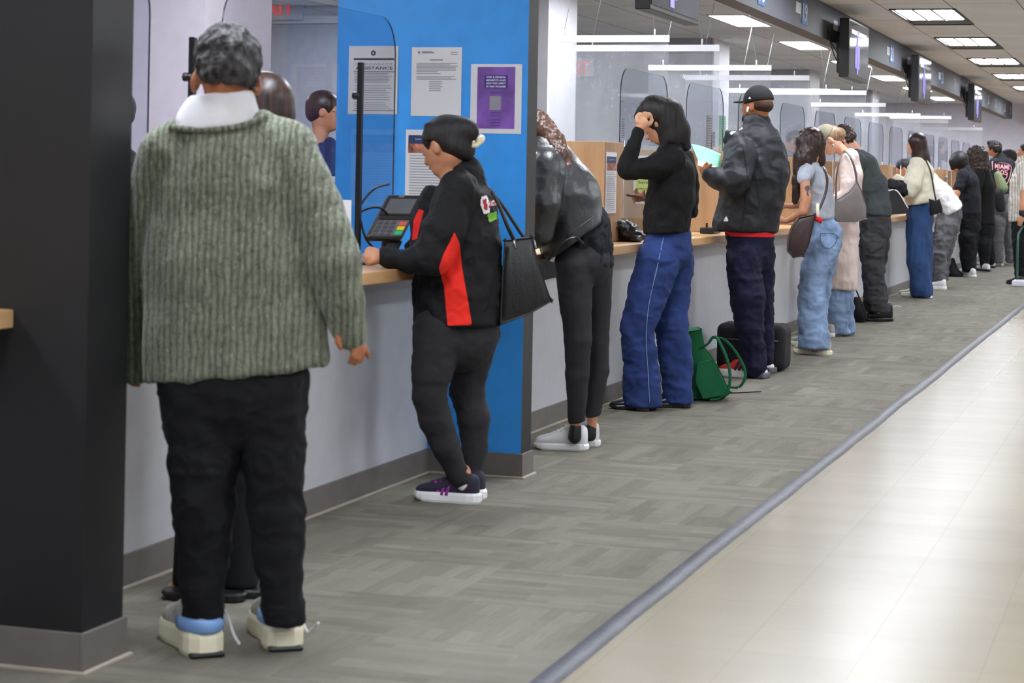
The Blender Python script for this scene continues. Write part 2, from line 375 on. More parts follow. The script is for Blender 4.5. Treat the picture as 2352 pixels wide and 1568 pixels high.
#PART2
# ------------------------------------------------------------------ station furniture on the counter
EXn = np.array([1., 0, 0]); EYn = np.array([0, 1., 0]); EZ = np.array([0, 0, 1.])
def paper(name, org, ux, wdt, hgt, face_n, m=None, parent=None):
    """a sheet of paper: lower-left corner org, width along ux, thickness 1 mm towards face_n"""
    o = np.array(org, float); ux = np.array(ux, float); n = np.array(face_n, float)*.0015
    P = [o, o+ux*wdt, o+ux*wdt+EZ*hgt, o+EZ*hgt]; V = P+[p+n for p in P]
    return mesh_obj(name, V, BOXF, m or M['paper'], parent)
def flyer(org, ux, n, label, kind, wdt=.216, hgt=.279, group=None):
    """posted sheets with their printed matter as parts"""
    ux = np.array(ux, float); n = np.array(n, float); o = np.array(org, float)
    p = paper('flyer', o, ux, wdt, hgt, n, M['lime'] if kind == 'lime' else None); tag(p, label, 'poster', group)
    f = o+n*.0022; W_, H_ = wdt, hgt; R = random.Random(len(label))
    def lines(y0, y1, x0, x1, step=.006, t=.0028, m='ink'):
        r = []; y = y1
        while y > y0:
            r.append((x0*W_, x0*W_+(x1-x0)*W_*R.uniform(.82, 1), y-t, y)); y -= step
        return quads_plane('text_lines', r, f, ux, EZ, M[m], p)
    if kind == 'assist':
        V = [f+n*.0003+ux*(W_*.5+math.cos(a)*.011)+EZ*(H_*.895+math.sin(a)*.011) for a in np.linspace(0, 2*PI, 20, endpoint=False)]
        mesh_obj('seal', V, [tuple(range(20))], M['inkd'], p)
        quads_plane('seal_star', [(W_*.5-.005, W_*.5+.005, H_*.895-.0012, H_*.895+.0012), (W_*.5-.0012, W_*.5+.0012, H_*.895-.005, H_*.895+.005)], f+n*.0006, ux, EZ, M['paper'], p)
        quads_plane('rule', [(.1*W_, .93*W_, H_*.79, H_*.82), (.1*W_, .93*W_, H_*.615, H_*.625), (.1*W_, .93*W_, H_*.045, H_*.055)], f, ux, EZ, M['inkd'], p)
        text_plane('line', 'MAY BE ELIGIBLE FOR', f+ux*.12*W_+EZ*H_*.715, ux, EZ, .78*W_, .010, M['ink'], p)
        text_plane('headline', 'ASSISTANCE', f+ux*.14*W_+EZ*H_*.65, ux, EZ, .76*W_, .0135, M['inkd'], p, True)
        lines(.46*H_, .6*H_, .12, .9); lines(.2*H_, .42*H_, .12, .9, .0095); lines(.07*H_, .17*H_, .12, .9, .008)
    elif kind == 'letter':
        quads_plane('letterhead', [(.2*W_, .45*W_, .915*H_, .925*H_), (.2*W_, .4*W_, .932*H_, .94*H_)], f, ux, EZ, M['inkb'], p)
        quads_plane('crest', [(.13*W_, .16*W_, .91*H_, .94*H_)], f, ux, EZ, M['inkb'], p)
        lines(.88*H_, .93*H_, .78, .93, .008); lines(.8*H_, .82*H_, .36, .66, .01, m='inkd'); lines(.67*H_, .77*H_, .1, .92, .0055); lines(.6*H_, .65*H_, .1, .6, .008); lines(.54*H_, .58*H_, .1, .92, .0055); lines(.37*H_, .51*H_, .36, .64, .0075)
    elif kind == 'purple':
        quads_plane('purple_print', [(.13*W_, .87*W_, .07*H_, .96*H_)], f, ux, EZ, M['purple'], p)
        quads_plane('title_box', [(.27*W_, .73*W_, .65*H_, .84*H_)], f+n*.0005, ux, EZ, M['deeppurple'], p)
        for i, s in enumerate(('STEP & FEDERAL', 'BENEFITS AND', 'HOW THEY AFFECT', 'MY FAMILY PROGRAMS')):
            text_plane('title', s, f+n*.001+ux*.31*W_+EZ*H_*(.80-.045*i), ux, EZ, .38*W_, .007, M['paper'], p, True)
        quads_plane('pale_square', [(.38*W_, .6*W_, .34*H_, .54*H_)], f+n*.0005, ux, EZ, M['ink'], p)
        quads_plane('text_lines', [(.4*W_, .6*W_, y*H_, (y+.012)*H_) for y in (.58, .29, .25, .19, .15, .11)], f+n*.0005, ux, EZ, M['deeppurple'], p)
    elif kind in ('photo', 'narrow'):
        quads_plane('header_band', [(.05*W_, .95*W_, .82*H_, .93*H_)], f, ux, EZ, M['navyp'], p)
        text_plane('header_text', 'Language Services', f+n*.0005+ux*.2*W_+EZ*H_*.865, ux, EZ, .6*W_, .008, M['paper'], p)
        quads_plane('photo_print', [(.05*W_, .95*W_, .70*H_, .82*H_)], f, ux, EZ, M['photo'], p)
        lines(.06*H_, .67*H_, .08, .92, .011)
    elif kind == 'lime':
        quads_plane('white_band', [(0, W_, H_*.94, H_), (0, W_, 0, H_*.06), (0, W_*.06, 0, H_)], f, ux, EZ, M['paper'], p)
        for i, s in enumerate(('Save the time', 'smart questions')):
            text_plane('lettering', s, f+n*.0005+ux*.12*W_+EZ*H_*(.42-.14*i), ux, EZ, .78*W_, .018, M['inkd'], p, True)
    elif kind == 'lines': lines(.06*H_, .92*H_, .1, .9, .018, .006)
    return p
nX = (-1, 0, 0); uY = (0, -1, 0)                 # sheets facing the camera side read along -Y
flyer((7.798, 3.232, 1.452), uY, nX, 'white notice headed ASSISTANCE, upper left sheet on the blue wall', 'assist')
flyer((7.798, 2.956, 1.446), uY, nX, 'white letter, middle of the upper row of sheets on the blue wall', 'letter')
flyer((7.798, 2.70, 1.378), uY, nX, 'purple printed notice with white border at the right on the blue wall', 'purple')
flyer((7.798, 2.975, 1.075), uY, nX, 'white schedule with navy header and photo strip, lowest sheet on blue wall', 'photo', hgt=.315)
# blond wood dividers between stations
dv = box('wood_divider', 10.41, 10.79, 2.85, 3.66, .867, 1.40, M['wood'], bv=.003)
ordn = ['nearest', 'second', 'third', 'fourth', 'fifth', 'sixth', 'seventh', 'eighth', 'ninth', 'tenth', 'eleventh', 'twelfth', 'thirteenth', 'fourteenth', 'fifteenth', 'sixteenth']
for k in range(0, 10):
    o = dv if k == 0 else copy_tree(dv, (2.82*k, 0, 0))
    tag(o, '%s blond wood divider standing on the counter beyond the blue wall' % ordn[k], 'divider', 'blond wood dividers on the counter')
flyer((10.425, 2.848, 1.02), (1, 0, 0), (0, -1, 0), 'narrow looking notice with photo on the edge of the nearest wood divider', 'narrow', hgt=.325)
flyer((13.227, 3.42, 1.04), uY, nX, 'lime green poster on the second wood divider behind the black turtleneck', 'lime', wdt=.27, hgt=.32)
flyer((18.88, 2.848, 1.06), (1, 0, 0), (0, -1, 0), 'white notice on the edge of the fourth wood divider', 'photo')
flyer((27.34, 2.848, 1.04), (1, 0, 0), (0, -1, 0), 'white notice on a far wood divider beyond the bob haired woman', 'photo')
# clear acrylic guards with smoked edge
DIVX = [(10.41+2.82*k, 10.79+2.82*k) for k in range(10)]
def guard(x0, x1, y=2.95, z0=1.402, z1=1.83, r=.15):
    pts = [(x0, z0), (x1, z0), (x1, z1-r)]
    pts += [(x1-r+r*math.sin(a), z1-r+r*math.cos(a)) for a in np.linspace(PI/2, 0, 9)[1:]]
    pts += [(x0+r-r*math.sin(a), z1-r+r*math.cos(a)) for a in np.linspace(0, PI/2, 9)]
    n = len(pts); t = empty('acrylic_guard', ((x0+x1)/2, y, z0))
    V = [(p[0], y-.003, p[1]) for p in pts]+[(p[0], y+.003, p[1]) for p in pts]
    mesh_obj('pane', [V[i] for i in range(n)], [tuple(range(n))], M['acrylic'], t)
    e = [(i, (i+1) % n, n+(i+1) % n, n+i) for i in range(n)]
    mesh_obj('edge', V, e, M['acedge'], t)
    for xx in (x0+.1, x1-.1):
        on = any(a-.02 < xx < b+.02 for a, b in DIVX)
        if not on: tube('leg', [(xx, y, .866), (xx, y, z0+.02)], .004, M['wire'], t, 8)
        else: box('foot', xx-.02, xx+.02, y-.012, y+.012, z0-.001, z0+.03, M['rail'], t)
    return t
g0 = guard(11.08, 12.20); tag(g0, 'nearest clear acrylic guard beyond the blue wall, behind the black turtleneck', 'screen guard', 'acrylic guards along the counter')
for k in range(1, 17):
    o = guard(11.08+1.632*k, 12.20+1.632*k); tag(o, 'clear acrylic guard with rounded top, %s beyond the blue wall' % (ordn[k] if k < 16 else 'last'), 'screen guard', 'acrylic guards along the counter')
g = guard(6.12, 7.70, y=2.99, z0=.9); tag(g, 'clear bluish acrylic guard between the sweater wearer and the blue wall', 'screen guard', 'acrylic guards along the counter')
g = guard(4.6, 5.62, y=2.99, z0=.9); tag(g, 'clear acrylic guard beside the black fin at the left', 'screen guard', 'acrylic guards along the counter')
# black posts carrying the guards
def post(x, top, y=2.92):
    t = empty('guard_post', (x, y, .866))
    box('pole', x-.011, x+.011, y-.007, y+.013, .866, top, M['blackm'], t, bv=.002)
    V, Fc = tubev([(x, y, top-.125), (x, y+.032, top-.125)], .014, 12); mesh_obj('knob', V, Fc, M['black'], t, smooth=True)
    box('base', x-.05, x+.05, y-.05, y+.06, .866, .874, M['blackm'], t, bv=.002); return t
tag(post(5.78, 1.625), 'black post with a knob left of the grey haired head', 'post', 'black guard posts')
tag(post(7.17, 1.627), 'black post with a knob in front of the blue wall', 'post', 'black guard posts')
# hanging white rails with clear vinyl curtains
def curtain(x, y0, y1, drop=1.15, seed=0, tilt=0., z=2.1, vin=True):
    t = empty('curtain_rail', (x, (y0+y1)/2, z))
    V = []
    for (y, s) in ((y0, 0), (y1, 1)):
        for (dx, dz) in ((-.012, 0), (.012, 0), (.012, .045), (-.012, .045)): V.append((x+dx+tilt*s, y, z+dz))
    mesh_obj('rail', V, BOXF_T, M['rail'], t)
    V = []
    for s in (.12, .88):
        y = y0+(y1-y0)*s; tube('hook', [(x+tilt*s, y, z+.04), (x+tilt*s, y, z+.085)], .006, M['rail'], t, 6)
        lean = -.1 if s < .5 else .12
        tube('wire', [(x+tilt*s, y, z+.08), (x+tilt*s, y-lean, CE)], .0022, M['wire'], t, 5)
    if any(a-.06 < x < b+.06 for a, b in DIVX): drop = .66
    if vin:
        R = np.random.RandomState(seed); ny, nz = 26, 22; V = []; ph = R.rand(4)*6
        for j in range(nz+1):
            for i in range(ny+1):
                u = i/ny; v = j/nz
                wv = .018*v*math.sin(u*9+ph[0]+v*2)+.012*math.sin(u*17+ph[1]-v*3)*v+.006*math.sin(v*14+ph[2]+u*5)
                V.append((x+wv+tilt*u, y0+(y1-y0)*u, z-.002-drop*v))
        Fc = [(j*(ny+1)+i, j*(ny+1)+i+1, (j+1)*(ny+1)+i+1, (j+1)*(ny+1)+i) for j in range(nz) for i in range(ny)]
        mesh_obj('vinyl_sheet', V, Fc, M['vinyl'], t, smooth=True)
    return t
BOXF_T = [(0, 3, 2, 1), (4, 5, 6, 7), (0, 1, 5, 4), (1, 2, 6, 5), (2, 3, 7, 6), (3, 0, 4, 7)]
rails = [(13.0, 3.14, 3.95, 'nearest', True), (13.95, 3.01, 4.05, 'second', True), (16.4, 3.11, 4.13, 'third', True), (18.0, 3.07, 4.19, 'fourth', True), (20.57, 3.2, 4.36, 'fifth', False), (20.95, 2.99, 4.2, 'sixth', True),
         (24.2, 3.22, 4.1, 'seventh', True), (27.7, 3.23, 4.1, 'eighth', True), (28.6, 2.91, 3.75, 'ninth', False), (30.5, 3.15, 3.95, 'tenth', True), (34.3, 2.99, 4.1, 'eleventh', True)]
for i, (x, a, b, nm, vn) in enumerate(rails):
    o = curtain(x, a, b, seed=i, vin=vn); tag(o, '%s white hanging rail %s beyond the blue wall' % (nm, 'with its clear vinyl curtain' if vn else 'without a curtain'), 'curtain rail', 'white rails hanging over the counter')
# televisions under the beam
def tv(x0, x1, y, z0, z1):
    t = empty('wall_screen', ((x0+x1)/2, y, z0))
    box('casing', x0, x1, y, y+.09, z0, z1, M['black'], t, bv=.006)
    box('back_box', x0+.25, x1-.25, y+.09, y+.15, z0+.05, z1-.1, M['black'], t, bv=.01)
    sc_ = box('screen', x0+.02, x1-.02, y-.003, y+.001, z0+.03, z1-.02, M['lcd'], t)
    quads_plane('picture', [(.35, .62, .1, .3), (.45, .55, .05, .45)], (x0, y-.006, z0), (1, 0, 0), EZ, M['screen'], sc_)
    quads_plane('caption', [(.1, 1.05, .40, .44)], (x0, y-.006, z0), (1, 0, 0), EZ, M['signwhite'], sc_)
    box('mount_arm', (x0+x1)/2-.04, (x0+x1)/2+.04, y+.14, 2.985, z1-.25, z1-.19, M['blackm'], t)
    tube('cable', [(x0+.2, y+.12, z0+.2), (x0+.05, y+.16, z0+.3), (x0+.12, y+.2, z1-.15), (x0+.2, 2.98, z1-.1)], .006, M['black'], t, 6, sm=5)
    tube('cable', [(x0+.3, y+.12, z0+.1), (x0+.0, y+.14, z0+.22), (x0+.02, y+.2, z1-.1), (x0+.2, 2.98, z1-.05)], .005, M['black'], t, 6, sm=5)
    return t
t0 = tv(18.35, 19.57, 2.78, 2.15, 2.68); tag(t0, 'dark screen under the beam right of the sign numbered 20', 'television', 'screens hanging from the dark beam')
for (dx, lb) in ((-7.3, 'largest dark screen cut off by the top of the picture'), (5.3, 'dark screen under the beam, third from the top of the picture'), (12.15, 'farthest dark screen under the beam')):
    o = copy_tree(t0, (dx, 0, 0)); tag(o, lb, 'television', 'screens hanging from the dark beam')
# window number signs on the beam
def numsign(x, s, full=True):
    t = empty('number_sign', (x, 2.975, 2.53))
    if full:
        box('blue_panel', x+.02, x+.30, 2.974, 2.979, 2.53, 2.73, M['signblue'], t)
        box('white_panel', x-.26, x-.04, 2.974, 2.979, 2.60, 2.69, M['signwhite'], t)
        text_plane('word', 'WINDOW', (x-.03, 2.972, 2.57), (0, 0, 1), (-1, 0, 0), .13, .04, M['signwhite'], t, True)
        text_plane('number', s, (x+.05, 2.972, 2.555), (1, 0, 0), (0, 0, 1), .22, .15, M['signwhite'], t, True)
    else:
        text_plane('number', s, (x-.1, 2.974, 2.56), (1, 0, 0), (0, 0, 1), .24, .15, M['signwhite'], t)
    return t
for x, s, fl in ((15.1, '18', True), (17.0, '19', True), (18.95, '20', True), (22.6, '21', True), (24.45, '22', True), (27.8, '23', True), (29.6, '24', False), (31.3, '25', False), (35.2, '26', False), (36.7, '27', False), (38.7, '28', False), (40.1, '29', False)):
    tag(numsign(x, s, fl), 'window number sign reading %s on the dark beam' % s, 'sign', 'window number signs on the beam')
# EXIT signs on the cross walls
def exit_sign(x, y_right, z0, hgt, label):
    wdt = hgt*1.7; t = empty('exit_sign', (x, y_right+wdt/2, z0))
    box('housing', x-.05, x, y_right, y_right+wdt, z0, z0+hgt, M['white'], t, bv=.006)
    text_plane('lettering', 'EXIT', (x-.053, y_right+wdt*.93, z0+hgt*.16), (0, -1, 0), (0, 0, 1), wdt*.78, hgt*.68, M['red'], t, True)
    return tag(t, label, 'sign')
exit_sign(22.55, 6.31, 2.355, .21, 'EXIT sign in red letters, half hidden by the white column beyond the blue wall')
exit_sign(17.98, 7.93, 2.66, .30, 'EXIT sign seen through the acrylic above the long dark haired woman, cut off')
# office furniture glimpsed behind the glass
box('notice_board', 12.0, 12.03, 4.15, 5.0, .003, 1.95, M['beige']); tag(bpy.data.objects['notice_board'], 'pale beige board behind the seated clerk in glasses', 'board')
cb = box('low_cabinet', 9.4, 9.9, 4.1, 4.9, 0, 1.16, M['brown'], bv=.01); tag(cb, 'reddish brown cabinet seen through the acrylic beside the blue wall', 'cabinet')
box('cabinet_top', 9.38, 9.92, 4.08, 4.92, 1.16, 1.19, M['beige'], cb)
box('cabinet_door', 9.385, 9.4, 4.15, 4.85, .1, 1.1, M['photo'], cb)
def monitor(x, y, label, rot=0):
    t = empty('computer_monitor', (x, y, .74))
    box('display', x-.02, x+.02, y-.27, y+.27, .92, 1.25, M['black'], t, bv=.006)
    box('screen', x-.024, x-.0205, y-.255, y+.255, .935, 1.235, M['lcd'], t)
    box('stand', x+.01, x+.04, y-.03, y+.03, .75, .95, M['black'], t); box('base', x-.1, x+.1, y-.12, y+.12, .74, .75, M['black'], t)
    return tag(t, label, 'monitor', 'clerks monitors')
for i, x in enumerate((12.6, 15.4, 19.9, 22.9, 25.6)):
    dk = box('office_desk', x-.5, x+.9, 3.70, 4.3, .70, .74, M['beige']); box('side_panel', x-.5, x-.47, 3.70, 4.3, .003, .70, M['beige'], dk); box('side_panel', x+.87, x+.9, 3.70, 4.3, .003, .70, M['beige'], dk)
    tag(dk, 'pale clerk desk behind the counter, %s beyond the blue wall' % ordn[i], 'desk', 'clerk desks behind the counter')
    monitor(x, 3.98, 'black computer monitor on clerk desk, %s beyond the blue wall' % ordn[i])
for i, (x, y) in enumerate(((13.6, 4.3), (14.3, 4.3), (15.0, 4.35))):
    pass
# papers taped up behind the guards
for (u0, v0, u1, v1, y, mm, lb) in ((1425, 268, 1436, 324, 3.0, 'paper', 'narrow white list taped behind the first acrylic guard'), (1620, 266, 1637, 344, 3.02, 'beige', 'tall pale sheet taped behind the acrylic left of the capped man'), (1636, 303, 1643, 344, 3.01, 'paper', 'small white list beside the tall pale sheet'), (1650, 267, 1667, 347, 3.0, 'mint', 'notice with photo behind the acrylic at the capped man shoulder')):
    a = atY(u0, v1, y); b = atY(u1, v0, y)
    p = paper('taped_sheet', (a[0], y, a[2]), (1, 0, 0), b[0]-a[0], b[2]-a[2], (0, -1, 0), M[mm]); tag(p, lb, 'notice')
    quads_plane('text_lines', [(.1*(b[0]-a[0]), .85*(b[0]-a[0]), k*(b[2]-a[2])/14+.01, k*(b[2]-a[2])/14+.016) for k in range(1, 13)], (a[0], y-.002, a[2]), (1, 0, 0), EZ, M['ink'], p)
# card terminal on its stand
def terminal():
    base = atD(905, 575, 1); X0, Y0 = 7.32, 2.866
    t = empty('card_terminal', (X0, Y0, .866))
    box('stand_base', X0-.08, X0+.08, Y0-.07, Y0+.07, .866, .876, M['black'], t, bv=.003)
    tube('stand_pole', [(X0, Y0, .87), (X0+.01, Y0, 1.04)], .02, M['black'], t, 14)
    # tilted body: local frame, long axis leans up and away to +Y/+X
    o = np.array([X0+.0, 2.835, 1.041]); lx = np.array([.53, -.85, 0.]); lx /= np.linalg.norm(lx)
    lup = np.array([.67, .42, .75]); lup -= lx*lup@lx; lup /= np.linalg.norm(lup); ln = np.cross(lx, lup)
    if ln[0] > 0: ln = -ln
    def slab(nm, a0, a1, b0, b1, c0, c1, m, par=t, bv=0):
        V = [o+lx*a*.8+lup*b*.8+ln*c for (a, b, c) in boxv(a0, a1, b0, b1, c0, c1)]; q = mesh_obj(nm, V, BOXF, m, par)
        if bv: bevel(q, bv, 3)
        return q
    slab('body', -.09, .09, -.13, .13, -.03, .02, mat('terminal_grey', (62, 62, 68), .4, var=.05), bv=.012)
    slab('screen_bezel', -.08, .08, .0, .12, .0195, .024, M['black'], bv=.002)
    slab('screen', -.065, .065, .012, .10, .024, .0255, mat('terminal_screen', (104, 106, 112), .2, var=.05))
    slab('badge', -.03, -.005, .108, .118, .024, .026, M['metal'])
    slab('keypad_plate', -.07, .08, -.118, -.025, .0195, .022, mat('keypad_grey', (112, 112, 118), .4, var=.03))
    slab('card_slot', -.07, .075, -.022, -.006, .0195, .0245, M['black'])
    for i in range(3):
        for j in range(4): slab('key', -.064+.032*i, -.040+.032*i, -.113+.0225*j, -.096+.0225*j, .022, .026, mat('key_grey', (84, 84, 92), .4, var=.03))
    for j, c in enumerate((('key_green', (40, 205, 150)), ('key_yellow', (232, 220, 30)), ('key_red', (235, 90, 80)))):
        slab('key', .04, .074, -.113+.027*j, -.09+.027*j, .022, .0265, mat(c[0], c[1], .4, var=0))
    slab('reader_flap', .03, .1, -.19, -.12, -.05, -.02, M['black'], bv=.008)
    return tag(t, 'black card payment terminal with coloured keys on the counter by the blue wall', 'card terminal')
terminal()
a_ = atY(1618, 536, 2.84); bx = box('stamp_box', a_[0]-.12, a_[0]+.1, 2.755, 2.845, .867, .905, M['black'], bv=.006); tag(bx, 'small black box device on the counter between the turtleneck and the cap wearer', 'device'); box('lever', a_[0]-.1, a_[0]-.08, 2.80, 2.81, .905, .935, M['blackm'], bx)
for i, (P, lb) in enumerate(((((7.19, 2.93, .87), (7.2, 2.93, .98), (7.18, 2.92, 1.08), (7.22, 2.88, 1.15), (7.3, 2.85, 1.17)), 'black cable looping from the post to the card terminal top'), (((7.19, 2.93, .87), (7.17, 2.925, 1.0), (7.18, 2.92, 1.06), (7.25, 2.87, 1.08), (7.32, 2.84, 1.03)), 'black cable bowing from the post to the terminal stand'), (((7.18, 2.92, 1.04), (7.2, 2.9, .96), (7.25, 2.86, .9), (7.3, 2.83, .87)), 'thin black cable running down to the counter by the post'))):
    tag(tube('cable', P, .0045, M['black'], None, 8, sm=8), lb, 'cable')
s = paper('sign_holder', (6.95, 3.03, .88), uY, .17, .23, nX); tag(s, 'white rounded leaflet in a holder left of the black post', 'leaflet'); bevel(s, .02, 3)
quads_plane('text_lines', [(.03, .13, .02+.02*k, .026+.02*k) for k in range(9)], (6.948, 3.03, .89), uY, EZ, M['ink'], s)
#PART3
# ------------------------------------------------------------------ figures: smooth distance-field modelling
_vn = {}
def vnoise(P, sc_, seed=0):
    if seed not in _vn: _vn[seed] = np.random.RandomState(seed).rand(32, 32, 32)*2-1
    T = _vn[seed]; Q = P*np.asarray(sc_); i = np.floor(Q).astype(int); f = Q-i; f = f*f*(3-2*f); r = 0
    for dx in (0, 1):
        for dy in (0, 1):
            for dz in (0, 1):
                wgt = (f[:, 0] if dx else 1-f[:, 0])*(f[:, 1] if dy else 1-f[:, 1])*(f[:, 2] if dz else 1-f[:, 2])
                r = r+wgt*T[(i[:, 0]+dx) % 32, (i[:, 1]+dy) % 32, (i[:, 2]+dz) % 32]
    return r
def d_seg(P, q):
    A, B, ra, rb, sx = q[1:6]; S = np.array([1, 1, 1/sx]); a = A*S; b = B*S; ab = b-a; p = P*S
    t = np.clip(((p-a)@ab)/(ab@ab+1e-12), 0, 1); d = np.sqrt((((p-a)-t[:, None]*ab)**2).sum(1))-(ra+(rb-ra)*t)
    return d*min(1., sx)
def d_ell(P, q):
    c, R, r = q[1:4]; p = (P-c)@R; k0 = np.sqrt(((p/r)**2).sum(1)); k1 = np.sqrt(((p/r**2)**2).sum(1))+1e-9
    return k0*(k0-1)/k1
def d_pla(P, q): return (P-q[1])@q[2]
DF = {'s': d_seg, 'e': d_ell, 'p': d_pla}
# a field is a list of (prim, op, k): '+' smooth union, '-' smooth subtraction, '&' intersection
def smin(a, b, k):
    if k <= 0: return np.minimum(a, b)
    h = np.clip(.5+.5*(b-a)/k, 0, 1); return b*(1-h)+a*h-k*h*(1-h)
def field_eval(P, ops, per=None):
    D = np.full(len(P), 9.)
    for j, (q, op, k) in enumerate(ops):
        if per is not None:
            idx = per[j]
            if idx is None: continue
            if isinstance(idx, np.ndarray):
                d = DF[q[0]](P[idx], q); a = D[idx]
                D[idx] = smin(a, d, k) if op == '+' else (-smin(-a, d, k) if op == '-' else -smin(-a, -d, k)); continue
        d = DF[q[0]](P, q)
        D = smin(D, d, k) if op == '+' else (-smin(-D, d, k) if op == '-' else -smin(-D, -d, k))
    return D
def bounds(ops):
    lo = np.full(3, 1e9); hi = -lo
    for q, op, k in ops:
        if op != '+' : continue
        if q[0] == 's':
            for X, r in ((q[1], q[3]), (q[2], q[4])):
                e = np.array([r, r, r*q[5]])+k*.3; lo = np.minimum(lo, X-e); hi = np.maximum(hi, X+e)
        else: e = np.abs(q[2])@q[3]; lo = np.minimum(lo, q[1]-e-k*.3); hi = np.maximum(hi, q[1]+e+k*.3)
    return lo, hi
def polygonize(ops, h):
    lo, hi = bounds(ops); B = 8; lo = lo-h*3; nb = np.ceil((hi-lo+3*h)/(h*B)).astype(int); dims = nb*B
    g = np.stack(np.meshgrid(*[np.arange(n) for n in nb], indexing='ij'), -1).reshape(-1, 3)
    cen = lo+(g+.5)*B*h-h*.5; dc = field_eval(cen, ops); R = B*h*.9
    keep = np.abs(dc) < R*1.25+.004; gk = g[keep]; ck = cen[keep]
    V = np.where(dc < 0, -1., 1.).reshape(tuple(nb)); V = V.repeat(B, 0).repeat(B, 1).repeat(B, 2)
    o8 = np.stack(np.meshgrid(*[np.arange(B)]*3, indexing='ij'), -1).reshape(-1, 3)
    I = (gk[:, None, :]*B+o8[None]).reshape(-1, 3); P = lo+I*h; nP = len(o8); per = []
    for q, op, k in ops:
        d = DF[q[0]](ck, q)
        if op == '+': m = d < R*2.2+k+np.maximum(0, 0)
        elif op == '-': m = d < R*1.3+k
        else: m = d > -R*1.3-k
        if q[0] == 'e' and op == '+': m = d < R*3+k
        ids = np.nonzero(m)[0]
        per.append((ids[:, None]*nP+np.arange(nP)[None]).ravel() if len(ids) else None)
    D = field_eval(P, ops, per); V[I[:, 0], I[:, 1], I[:, 2]] = D
    S = V < 0; n1, n2, n3 = V.shape; cid = []; cps = []; quads = []
    key = lambda i: (i[:, 0]*n2+i[:, 1])*n3+i[:, 2]
    for ax in range(3):
        sl0 = [slice(None)]*3; sl1 = [slice(None)]*3; sl0[ax] = slice(0, -1); sl1[ax] = slice(1, None)
        cr = np.argwhere(S[tuple(sl0)] != S[tuple(sl1)])
        for a in range(3):
            if a != ax: cr = cr[(cr[:, a] > 0) & (cr[:, a] < V.shape[a]-1)]
        nx = cr.copy(); nx[:, ax] += 1
        v0 = V[cr[:, 0], cr[:, 1], cr[:, 2]]; v1 = V[nx[:, 0], nx[:, 1], nx[:, 2]]; t = v0/(v0-v1)
        pos = cr.astype(float); pos[:, ax] += t; a, b = [(1, 2), (2, 0), (0, 1)][ax]; cs = []
        for (da, db) in ((0, 0), (1, 0), (1, 1), (0, 1)):
            c = cr.copy(); c[:, a] -= da; c[:, b] -= db; kk = key(c); cs.append(kk); cid.append(kk); cps.append(pos)
        q = np.stack(cs, 1); flip = v0 > 0; q[flip] = q[flip][:, ::-1]; quads.append(q)
    cid = np.concatenate(cid); cps = np.concatenate(cps); uq, inv = np.unique(cid, return_inverse=True); inv = inv.ravel()
    cnt = np.bincount(inv); VV = np.stack([np.bincount(inv, cps[:, i])/cnt for i in range(3)], 1); Q = np.searchsorted(uq, np.concatenate(quads))
    VV = lo+VV*h
    E = np.concatenate([Q[:, [0, 1]], Q[:, [1, 2]], Q[:, [2, 3]], Q[:, [3, 0]]]); n = len(VV)
    for _ in range(2):
        dg = np.bincount(E[:, 0], minlength=n)+np.bincount(E[:, 1], minlength=n)
        av = np.stack([(np.bincount(E[:, 0], VV[E[:, 1], i], n)+np.bincount(E[:, 1], VV[E[:, 0], i], n))/np.maximum(dg, 1) for i in range(3)], 1)
        VV = VV*.5+av*.5
    return VV, Q
def vnormals(V, Q):
    nrm = np.cross(V[Q[:, 2]]-V[Q[:, 0]], V[Q[:, 3]]-V[Q[:, 1]]); N = np.zeros_like(V)
    for k in range(4):
        for i in range(3): N[:, i] += np.bincount(Q[:, k], nrm[:, i], len(V))
    return N/(np.linalg.norm(N, axis=1)[:, None]+1e-12)
def poly_sd(p, poly):
    """signed distance (positive inside) of 2-D points to a polygon"""
    poly = np.asarray(poly, float); d = np.full(len(p), 1e9); ins = np.zeros(len(p), bool); n = len(poly)
    for i in range(n):
        a = poly[i]; b = poly[(i+1) % n]; ab = b-a; t = np.clip(((p-a)@ab)/(ab@ab+1e-9), 0, 1); d = np.minimum(d, np.hypot(*((p-a)-t[:, None]*ab).T))
        c = ((a[1] > p[:, 1]) != (b[1] > p[:, 1])); x = (b[0]-a[0])*(p[:, 1]-a[1])/((b[1]-a[1]) if b[1] != a[1] else 1e-9)+a[0]; ins ^= c & (p[:, 0] < x)
    return np.where(ins, d, -d)
def to_px(L, D=None):
    r = L[:, 0]/L[:, 2]; d = (H-L[:, 1])/L[:, 2]; c, s = math.cos(ROLL), math.sin(ROLL)
    return np.stack([CX+F*(r*c-d*s), CY+F*(r*s+d*c)], 1)
def l2w(L): return L[:, :1]*rt[None]+L[:, 1:2]*EZ[None]+L[:, 2:3]*fw[None]
